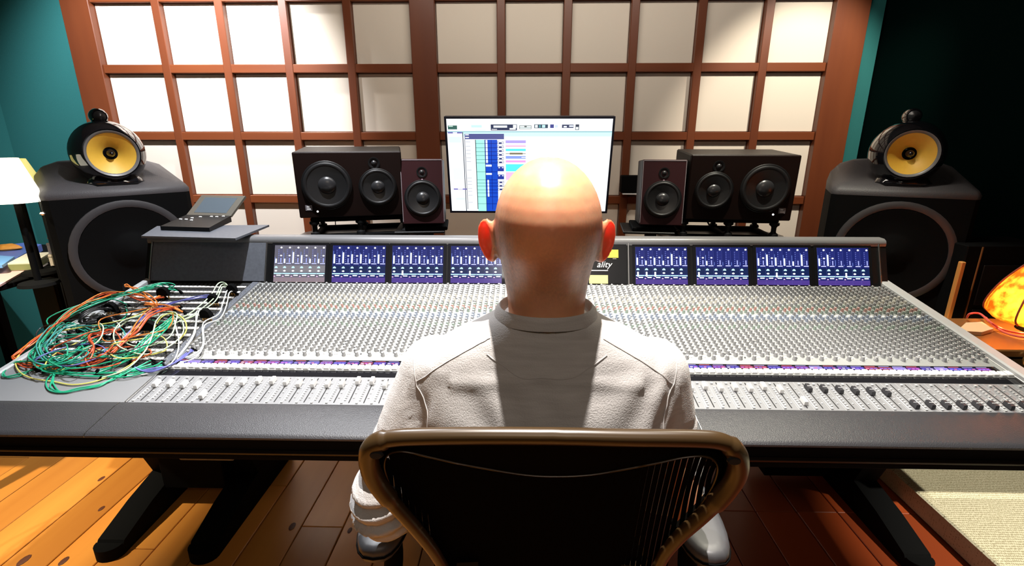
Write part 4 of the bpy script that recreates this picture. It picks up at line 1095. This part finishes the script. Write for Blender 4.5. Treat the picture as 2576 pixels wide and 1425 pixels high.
for sx in (-1, 1):
    seam([(PX+sx*.09, .70, 1.13), (PX+sx*.14, .70, 1.10), (PX+sx*.21, .72, 1.04)])
    seam([(PX+sx*.215, .80, 1.10), (PX+sx*.212, .72, 1.04), (PX+sx*.205, .68, .98), (PX+sx*.20, .68, .90)])
seam([(PX-.095, .68, 1.11), (PX-.05, .66, 1.085), (PX, .65, 1.08), (PX+.05, .66, 1.085), (PX+.095, .68, 1.11)])
# jeans and shoes
jb = MB()
jb.loft([ell(PX, .86, .62, .178, .122), ell(PX, .865, .55, .195, .14), ell(PX, .88, .50, .19, .15)])
for sx in (-1, 1):
    limb(jb, [(PX+sx*.09, .87, .57), (PX+sx*.12, 1.08, .58), (PX+sx*.14, 1.29, .575)], [.095, .085, .062])
    limb(jb, [(PX+sx*.14, 1.29, .570), (PX+sx*.14, 1.33, .33), (PX+sx*.14, 1.34, .10)], [.062, .056, .045])
jm = voxel_mesh(jb, .009, 6); o = link_mesh(jm, 'jeans', M_jeans, man); o.matrix_local = PM
for sx in (-1, 1):
    b = MB(); rr = []
    for t, w_, h_ in [(-.06, .028, .05), (-.045, .036, .085), (0, .038, .09), (.05, .040, .06), (.11, .046, .048), (.16, .044, .038), (.19, .030, .025), (.198, .012, .012)]:
        rr.append([V(PX+sx*.14+w_*math.cos(2*PI*i/16), 1.34+t, .002+h_/2+h_/2*math.sin(2*PI*i/16)) for i in range(16)])
    b.loft(rr); o = b.build('shoe', M_shoe, man, smooth=60); o.matrix_local = PM

# ------------------------------------------------------------------ OFFICE CHAIR
chair = thing('office_chair', 'dark mesh-back office chair with brown frame, behind the console', 'chair', (.045, .86, 0))
KM = Matrix.Translation((-.045, -.86, 0))
KP = V(0, .565, 1.0); KN = V(0, -math.cos(math.radians(12)), -math.sin(math.radians(12)))   # back plane, top nearer the camera
# plane: lower parts lie further forward
def kp(px, py, off=0, bow=.9):
    p = atplane(px, py, KP, KN)
    dx = p.x-.045
    return p + V(0, off, 0)+V(0, -.0, 0)
outer = [(1390, 1098), (1200, 1097), (1060, 1099), (990, 1103), (950, 1114), (930, 1135), (930, 1172), (948, 1215), (985, 1262), (1030, 1312), (1070, 1360), (1100, 1402), (1135, 1470), (1150, 1560), (1390, 1600), (1620, 1560), (1640, 1470), (1668, 1402), (1710, 1350), (1765, 1300), (1815, 1250), (1848, 1205), (1858, 1165), (1845, 1130), (1810, 1110), (1740, 1104), (1580, 1102)]
path = smoothpath([kp(*p) for p in outer], 6, closed=True)
N = len(path); rad = []
for p in path:
    t = p.z
    r = .0112 if t > .96 else .0112-(.96-t)*.014
    dxx = abs(p.x-.045)
    if t > .93 and dxx > .22: r = .0135
    rad.append(max(.0085, r))
b = MB(); b.tube(path, rad, 14, closed=True); o = b.build('back_frame', M_frame, chair, smooth=60, M=KM)
def ik(x, y): return (850+x/2.342, 1040+y/2.342)
inner = [ik(*p) for p in [(1300, 408), (1100, 398), (850, 358), (700, 330), (520, 290), (400, 262), (330, 260), (280, 280), (260, 330), (268, 390), (300, 470), (370, 590), (460, 690), (520, 770), (555, 850), (580, 960), (640, 1120), (1300, 1250), (1850, 1120), (1930, 960), (1948, 860), (1985, 760), (2080, 660), (2160, 570), (2225, 470), (2258, 370), (2235, 312), (2170, 288), (2050, 296), (1900, 328), (1700, 365), (1500, 398)]]
ipath = smoothpath([kp(*p, off=.012) for p in inner], 4, closed=True)
b = MB(); b.tube(ipath, .0015, 6, closed=True); b.build('inner_rim', M_frame, chair, smooth=60, M=KM)
# flange between frame and inner rim
def resamp(P, n, start):
    L = [0]
    for i in range(len(P)): L.append(L[-1]+(P[(i+1) % len(P)]-P[i]).length)
    out = []
    for k in range(n):
        t = L[-1]*k/n; i = max(j for j in range(len(P)) if L[j] <= t+1e-9)
        f = (t-L[i])/max(1e-9, L[i+1]-L[i]); out.append(P[i].lerp(P[(i+1) % len(P)], f))
    return out
A_ = resamp(path, 160, 0); cpt = V(.045, 0, .80)
def radial(P, q):
    # point of P at the same polar angle as q
    a = math.atan2(q.z-.86, q.x-.045)
    return min(P, key=lambda p: abs((math.atan2(p.z-.86, p.x-.045)-a+PI) % (2*PI)-PI))
B_ = resamp(ipath, 600, 0)
ra, rb_ = [], []
for q in A_: ra.append(q+V(0, .004, 0)); rb_.append(radial(B_, q)+V(0, .0, 0))
b = MB(); b.loft([ra, [a.lerp(c, .5)+V(0, .010, 0) for a, c in zip(ra, rb_)], rb_, [p+V(0, .006, 0) for p in rb_], [a.lerp(c, .5)+V(0, .016, 0) for a, c in zip(ra, rb_)], [p+V(0, .008, 0) for p in ra]], caps=False)
b.build('back_flange', mat('flange_dark', (.002, .0015, .001), .8, spec=.03), chair, smooth=50, M=KM)
# woven back: vertical bands with narrow gaps, crossed by fine threads
b = MB()
xs = [p.x for p in ipath]; x = min(xs)+.004
def span(xq):
    zs = []
    for i in range(len(ipath)):
        a, c = ipath[i], ipath[(i+1) % len(ipath)]
        if (a.x-xq)*(c.x-xq) <= 0 and a.x != c.x:
            t = (xq-a.x)/(c.x-a.x); zs.append(a.lerp(c, t))
    if len(zs) < 2: return None
    return max(zs, key=lambda p: p.z), min(zs, key=lambda p: p.z)
while x < max(xs)-.004:
    s_ = span(x)
    if s_:
        t_, l_ = s_; P = [t_.lerp(l_, k/8)+V(-.0 + 0, .006*math.sin(PI*k/8), 0) for k in range(9)]
        hwid = 0.00419 - .0008*max(0, min(1, (x-.15)/.06))
        b.loft([[p+V(-hwid, 0, 0), p+V(hwid, 0, 0), p+V(hwid, .0012, 0), p+V(-hwid, .0012, 0)] for p in P])
    x += .0084
stuff(b.build('mesh_weave', M_mesh, chair, smooth=0, M=KM))
b = MB()
for px, py in [(940, 1125), (1850, 1139)]:
    b = MB(); p = kp(px+(14 if px < 1300 else -14), py+5, -.012); b.lathe([(.0055, 0), (.0045, .004), (.001, .0042)], 12, Matrix.Translation(p) @ FR @ Matrix.Diagonal((1.7, 1, 1, 1))); b.build('frame_hole', M_slot, chair, M=KM)
# rear uprights from frame to seat, seat, arms, column, base
for sx in (-1, 1):
    b = MB(); b.tube(smoothpath([V(.045+sx*.13, .625, .77), V(.045+sx*.12, .63, .66), V(.045+sx*.09, .66, .52), V(.045+sx*.05, .76, .43)], 6), [.018]*19, 10); b.build('back_upright', M_frame, chair, M=KM)
b = MB(); n = 28
b.loft([ell(.045, .92, .462, .235, .235, n, 3), ell(.045, .92, .45, .25, .25, n, 3), ell(.045, .92, .425, .25, .25, n, 3), ell(.045, .92, .41, .235, .235, n, 3)]); b.build('seat', M_mesh, chair, smooth=50, M=KM)
for sx, xo in ((-1, -.275), (1, .355)):
    # arm pads seen from above: rounded at the rear
    cx = xo
    pts = []
    for i in range(24):
        a = 2*PI*i/24; pts.append((cx+.050*math.copysign(abs(math.cos(a))**.7, math.cos(a)), .87+.135*math.copysign(abs(math.sin(a))**.8, math.sin(a))))
    def rg_(f, z): return [V(cx+(x-cx)*f, .87+(y-.87)*(1-(1-f)*.4), z) for x, y in pts]
    b = MB(); b.loft([rg_(.96, .655), rg_(1.0, .662), rg_(1.0, .676), rg_(.95, .684), rg_(.80, .688), rg_(.5, .689)]); b.build('arm_pad', M_pad, chair, smooth=60, M=KM)
    b = MB(); b.tube([V(x, y, .667) for x, y in [(cx+(x-cx)*1.02, .87+(y-.87)*1.01) for x, y in pts]], .0022, 6, closed=True); b.build('pad_piping', M_blackm, chair, smooth=60, M=KM)
    b = MB(); b.tube(smoothpath([V(cx, .87, .66), V(cx, .86, .56), V(cx-sx*.02, .82, .46), V(.045+sx*.12, .80, .41)], 6), .02, 10); b.build('arm_post', M_blackm, chair, smooth=60, M=KM)
b = MB(); b.lathe([(.03, .09), (.03, .25), (.02, .26), (.02, .41)], 16, T(.045, .88, 0)); b.build('gas_column', M_blackm, chair, M=KM)
for k in range(5):
    a = 2*PI*k/5+.3
    d = V(math.cos(a), math.sin(a), 0); c0 = V(.045, .88, 0)
    b = MB(); b.tube([c0+V(0, 0, .11), c0+d*.15+V(0, 0, .095), c0+d*.29+V(0, 0, .07)], [.026, .02, .014], 10); b.build('base_arm', M_blackm, chair, M=KM)
    q = c0+d*.29
    b = MB(); b.lathe([(.026, -.02), (.03, -.015), (.03, .015), (.026, .02)], 16, T(q.x, q.y, .031) @ RZ(a) @ RX(PI/2)); b.build('castor', M_blackm, chair, M=KM)

# ------------------------------------------------------------------ LEFT SIDE TABLE
lt = thing('side_table', 'dark side table at the far left edge behind the console', 'table', (-2.55, 2.15, 0))
b = MB(); b.box((-.6, -.55, .80), (.37, .02, .825), ch=.004); b.build('top', M_blackm, lt)
b = MB(); b.box((-.6, .02, .80), (.24, .60, .825), ch=.004); b.build('top_wing', M_blackm, lt)
for x, y in ((-.55, -.5), (.32, -.5), (-.55, .55), (.20, .55)):
    b = MB(); b.box((x-.025, y-.025, 0), (x+.025, y+.025, .80), ch=.003); b.build('leg', M_blackm, lt)
def slab(name, label, cat, pxs, z, h, m, group=None, rim=None):
    P = [atz(x, y, z+h) for x, y in pxs]; c = sum(P, V(0, 0, 0))/len(P); c.z = z
    r = thing(name, label, cat, c, 0, group)
    b = MB(); b.prism([(p.x-c.x, p.y-c.y) for p in P], 0, h); b.build('body', m, r, smooth=0)
    return r, c, P
slab('folder', 'pale pink folder lying flat at the front of the left table', 'folder', [(0, 717), (-60, 690), (-40, 655), (120, 655), (85, 668)], .826, .008, mat('pink_card', (.62, .38, .36), .6))
r, c, P = slab('card_box', 'cream box with olive sides on the pink folder', 'box', [(19, 663), (84, 661), (130, 634), (66, 638)], .835, .036, mat('cream_box', (.70, .68, .58), .5))
b = MB()
for i in (0, 1):
    a, c2 = P[i]-c, P[(i+1) % 4]-c; n_ = V((c2-a).y, -(c2-a).x, 0).normalized()
    vs = [V(a.x, a.y, .003), V(c2.x, c2.y, .003), V(c2.x, c2.y, .030), V(a.x, a.y, .030)]
    b.add([v+n_*.0005 for v in vs]+[v+n_*.002 for v in vs], [[0, 1, 2, 3], [7, 6, 5, 4], [0, 4, 5, 1], [1, 5, 6, 2], [2, 6, 7, 3], [3, 7, 4, 0]])
b.build('side_band', mat('olive_band', (.22, .25, .10), .5), r, smooth=0)
slab('storage_case', 'blue flat case behind the cream box on the left table', 'case', [(-30, 650), (44, 648), (104, 615), (60, 611), (-30, 622)], .826, .035, mat('blue_plastic', (.10, .17, .52), .4))
slab('storage_case', 'light blue tray at the very left edge of the table', 'tray', [(-50, 672), (5, 668), (36, 646), (-40, 640)], .862, .012, mat('light_blue', (.15, .35, .72), .4))
p = atz(20, 622, .875)
ob = thing('orange_pouch', 'small crumpled orange pouch on top of the blue case', 'pouch', (p.x, p.y, .862))
b = MB(); rr = []
for k, (w_, z) in enumerate([(.04, 0), (.048, .008), (.04, .020), (.02, .028)]):
    rr.append([V((w_*1.3+.008*math.sin(3*a+k))*math.cos(a), (w_*.8+.006*math.cos(4*a))*math.sin(a), z) for a in [2*PI*i/14 for i in range(14)]])
b.loft(rr); b.build('cloth', mat('orange_cloth', (.85, .38, .05), .6, noise=(40, .5, (1, 1, 1), (.4, .1, .02))), ob, smooth=60)
# spectacles-like metal clip and pen
p = atz(108, 672, .838)
pn = thing('silver_pen', 'silver pen lying beside the cream box', 'pen', (p.x, p.y, .834))
b = MB(); b.lathe([(.002, -.07), (.005, -.06), (.005, .06), (.003, .072)], 10, RZ(.5) @ RX(PI/2) @ T(0, .005, 0)); b.build('barrel', M_chrome, pn)
b = MB(); b.box((-.002, -.06, .005), (.002, -.02, .012), M=RZ(.5+PI/2-1.57)); b.build('clip', M_chrome, pn)
p = atz(100, 668, .84)
ey = thing('folded_cable', 'short black cable coil in front of the cream box', 'cable', (p.x+.05, p.y-.04, .832))
b = MB(); b.tube([V(.05*math.cos(a)*(1+.1*math.sin(3*a)), .03*math.sin(a), .004+.003*math.sin(2*a)) for a in [2*PI*i/30 for i in range(30)]], .004, 6, closed=True); b.build('loop', M_blackm, ey)
# leaning boards next to the left speaker
q = at(140, 640, 2.02)
for k, (x0, y0, x1, y1, c, lab) in enumerate([(122, 598, 138, 611, (.75, .25, .06), 'small orange card box topmost of the stack beside the left floor speaker'), (122, 612, 146, 640, (.42, .40, .48), 'lilac-grey box in the middle of the stack beside the left floor speaker'), (128, 641, 152, 675, (.55, .47, .38), 'beige box lowest of the stack beside the left floor speaker')]):
    a, c_ = at(x0, y1, 2.20), at(x1, y0, 2.20)
    r = thing('stacked_box', lab, 'box', ((a.x+c_.x)/2, 2.20, a.z)); w2 = abs(c_.x-a.x)/2
    b = MB(); b.box((-w2, 0, 0), (w2, .12, c_.z-a.z-.001), ch=.002); b.build('carton', mat('carton%d' % k, c, .6), r, smooth=0)
    b = MB(); b.box((-w2*1.02, -.001, (c_.z-a.z)*.8), (w2*1.02, .121, (c_.z-a.z)*.8+.003)); b.build('lid_edge', mat('cartonlid%d' % k, tuple(v*.7 for v in c), .6), r, smooth=0)
lowz = at(140, 675, 2.20).z
sb2 = thing('low_cabinet', 'narrow black cabinet under the small stacked boxes at left', 'cabinet', (-2.245, 2.30, 0))
b = MB(); b.box((-.06, -.12, 0), (.06, .12, lowz-.001), ch=.004); b.build('carcass', M_blackm, sb2)
b = MB(); b.box((-.052, -.127, .05), (.052, -.121, lowz-.03), ch=.002); b.build('door', M_black, sb2)

# lamp at the left edge
LM = mat('shade_glow', (.9, .85, .7), .8, emit=(1, .93, .72), es=2.2)
LM2 = mat('shade_glow_yellow', (.85, .8, .4), .8, emit=(.80, .72, .18), es=.75)
def shade_lamp(label, ctr, r0, r1, z0, z1, m):
    r = thing('table_lamp', label, 'lamp', (ctr[0], ctr[1], .826))
    b = MB(); b.lathe([(r1, z0-.826), (r0, z1-.826), (r0-.003, z1-.826), (r1-.003, z0-.826)], 32, caps=False); b.build('lamp_shade', m, r, smooth=50)
    b = MB(); b.lathe([(.07, 0), (.065, .012), (.012, .02), (.010, z0-.826+.08)], 20); b.build('stand', M_blackm, r)
    b = MB(); b.lathe([(.006, 0), (.010, .006), (.006, .012)], 10, T(.115, -.02, z0-.826-.05)); b.build('pull_knob', M_chrome, r)
    b = MB(); b.tube([V(.115, -.02, z0-.826-.04), V(.115, -.02, z0-.826+.01)], .001, 5); b.build('pull_cord', M_chrome, r)
    ba = MB(); ball(ba, (0, 0, (z0+z1)/2-.826), (.022, .022, .03), 8); ba.build('bulb', mat('bulb', (1, 1, 1), .5, emit=(1, .9, .7), es=3), r)
    return r
pa, pb_, pc, pd = at(8, 398, 1.95), at(52, 398, 1.95), at(-26, 508, 1.95), at(68, 508, 1.95)
cx_ = (pa.x+pb_.x+pc.x+pd.x)/4
shade_lamp('glowing white cone-shaded table lamp at the far left', ((cx_), 1.95), .042, .090, pc.z, pa.z, LM)
q0, q1 = at(62, 400, 2.13), at(103, 500, 2.13)
r = thing('table_lamp', 'dim yellow-lit lampshade half hidden behind the white one', 'lamp', (q1.x-.090, 2.13, .826))
w0 = .050; w1 = .108
b = MB(); b.lathe([(w1, q1.z-.826), (w0, q0.z-.826), (w0-.003, q0.z-.826), (w1-.003, q1.z-.826)], 32, caps=False); b.build('lamp_shade', LM2, r, smooth=50)
b = MB(); b.lathe([(.07, 0), (.065, .012), (.012, .02), (.010, q1.z-.826+.06)], 20); b.build('stand', M_blackm, r)

# ------------------------------------------------------------------ RIGHT DESK
rd = thing('side_desk', 'dark desk with brown top at the right edge beside the console', 'desk', (1.88, 1.75, 0))
ds = mat('desk_wood', (.22, .10, .03), .3, noise=(6, .5, (.2, 1, 1), (.08, .03, .01)))
b = MB(); b.box((-.47, -.33, .775), (.33, -.05, .80), ch=.004); b.build('top', ds, rd)
b = MB(); b.box((-.40, -.31, .52), (.31, -.07, .774), ch=.004); b.build('drawer_box', M_blackm, rd)
for lx_ in (.26,):
    b = MB(); b.box((lx_, -.30, .0885), (lx_+.04, -.26, .52), ch=.003); b.build('leg', M_blackm, rd)
    b = MB(); b.box((lx_, -.12, .0885), (lx_+.04, -.08, .52), ch=.003); b.build('leg', M_blackm, rd)
b = MB(); b.box((-.42, -.336, .70), (.33, -.3305, .772)); b.build('front_rail', mat('desk_edge', (.05, .03, .015), .3), rd, smooth=0)
# hide lampshade, glowing
hide = bpy.data.materials.new('hide_glow'); hide.use_nodes = True; nt = hide.node_tree; bs = nt.nodes['Principled BSDF']
tcn = nt.nodes.new('ShaderNodeTexCoord'); nz = nt.nodes.new('ShaderNodeTexNoise'); nz.inputs['Scale'].default_value = 34; nz.inputs['Detail'].default_value = 5
nt.links.new(tcn.outputs['Object'], nz.inputs['Vector'])
cr = nt.nodes.new('ShaderNodeValToRGB'); e = cr.color_ramp.elements
e[0].position = .40; e[0].color = (.45, .07, .004, 1); e[1].position = .66; e[1].color = (1.0, .42, .06, 1)
nt.links.new(nz.outputs['Fac'], cr.inputs[0]); nt.links.new(cr.outputs[0], bs.inputs['Base Color'])
nt.links.new(cr.outputs[0], bs.inputs['Emission Color']); bs.inputs['Emission Strength'].default_value = .12; bs.inputs['Roughness'].default_value = .5
bs.inputs['Transmission Weight'].default_value = 0
tr = nt.nodes.new('ShaderNodeBsdfTranslucent'); nt.links.new(cr.outputs[0], tr.inputs[0])
ms = nt.nodes.new('ShaderNodeMixShader'); ms.inputs[0].default_value = .6; out = [n_ for n_ in nt.nodes if n_.type == 'OUTPUT_MATERIAL'][0]
nt.links.new(bs.outputs[0], ms.inputs[1]); nt.links.new(tr.outputs[0], ms.inputs[2]); nt.links.new(ms.outputs[0], out.inputs['Surface'])
la, lb = at(2502, 790, 1.54), at(2576, 655, 1.58)
lx = la.x+.20; lz0 = at(2540, 808, 1.58).z
hl = thing('hide_lamp', 'glowing orange stitched hide lampshade at the right edge', 'lamp', (lx, 1.58, .80))
prof = [(.125, lz0-.80), (.145, lz0-.80+.02), (.140, lz0-.80+.06), (.115, lz0-.80+.12), (.075, lz0-.80+.18), (.045, lz0-.80+.215)]
for k in range(6):
    b = MB(); rings = []
    for (r_, z_) in prof:
        rings.append([V((r_+.006*math.sin(PI*i/6))*math.cos(2*PI*k/6+.35+2*PI/6*i/6), (r_+.006*math.sin(PI*i/6))*math.sin(2*PI*k/6+.35+2*PI/6*i/6), z_) for i in range(7)])
    b.loft(rings, closed=False, caps=False); b.build('hide_panel', hide, hl, smooth=60)
    a = 2*PI*k/6+.35
    b = MB(); b.tube(smoothpath([V((r_+.003)*math.cos(a), (r_+.003)*math.sin(a), z_) for r_, z_ in prof], 3), .003, 6); b.build('seam', mat('seam_brown', (.15, .03, .01), .6), hl)
b = MB(); b.lathe([(.06, .0), (.055, .01), (.012, .02), (.01, lz0-.80+.04)], 20); b.build('stand', M_blackm, hl)
for k in range(3):
    a = -2.2+.9*k
    b = MB(); b.tube([V(.1*math.cos(a)+.018*math.cos(t), .1*math.sin(a), .020+.018*math.sin(t)) for t in [2*PI*i/16 for i in range(16)]], .003, 6, closed=True); b.build('ring_foot', M_gold, hl)
point('hide_lamp_bulb', (lx-.05, 1.54, lz0+.07), 4.5, (1, .55, .18), .02)
# notebook, tape ring and red cable on the right desk
slab('notebook', 'pale open notebook on the right desk in front of the hide lamp', 'notebook', [(2408, 832), (2430, 812), (2470, 810), (2500, 827), (2470, 836)], .801, .012, mat('notebook_paper', (.60, .46, .28), .6))
p = atz(2520, 852, .80)
tr_ = thing('tape_ring', 'small brass ring hanging at the front of the right desk', 'ring', (p.x, 1.412, .772))
b = MB(); b.tube([V(.018*math.cos(t), 0, .018*math.sin(t)) for t in [2*PI*i/24 for i in range(24)]], .0035, 8, closed=True); b.build('hoop', M_gold, tr_)
for k, (pts_, lab) in enumerate([([(2432, 800), (2440, 790), (2465, 790), (2490, 810), (2520, 828), (2560, 838), (2600, 842), (2640, 850)], 'pinkish red cable arching over the right desk, upper one'), ([(2480, 800), (2500, 820), (2530, 838), (2570, 848), (2620, 850), (2660, 860)], 'pinkish red cable lying on the right desk, lower one')]):
    W3 = [atz(x, y, .81+(.02 if i in (1, 2, 3) and k == 0 else .0)) for i, (x, y) in enumerate(pts_)]
    b = MB(); b.tube(smoothpath(W3, 5), .0035, 7); o = b.build('red_cable', mat('red_cable%d' % k, (.70, .12, .10), .4)); tag(o, lab, 'cable')
# rack with wooden edge, lit by the hide lamp
ra_ = at(2385, 815, 2.0); rb2 = at(2403, 800, 2.0)
rk = thing('equipment_rack', 'low black equipment rack with a lamp-lit wooden front edge at right', 'rack', (1.79, 2.0, 0))
b = MB(); b.box((0, 0, 0), (.34, .20, 1.0), ch=.004); b.build('carcass', M_blackm, rk)
b = MB(); b.box((-.020, -.014, .09), (-.001, .006, .935), ch=.003); b.build('wooden_edge', mat('rack_wood', (.60, .27, .07), .35), rk)
b = MB(); b.box((.055, -.005, .09), (.059, -.001, .995)); b.build('trim_line', mat('rack_trim', (.25, .1, .03), .4), rk)
for k in range(4):
    b = MB(); b.box((.08, -.006, .18+k*.19), (.33, -.001, .35+k*.19), ch=.002); b.build('rack_unit', M_black, rk)
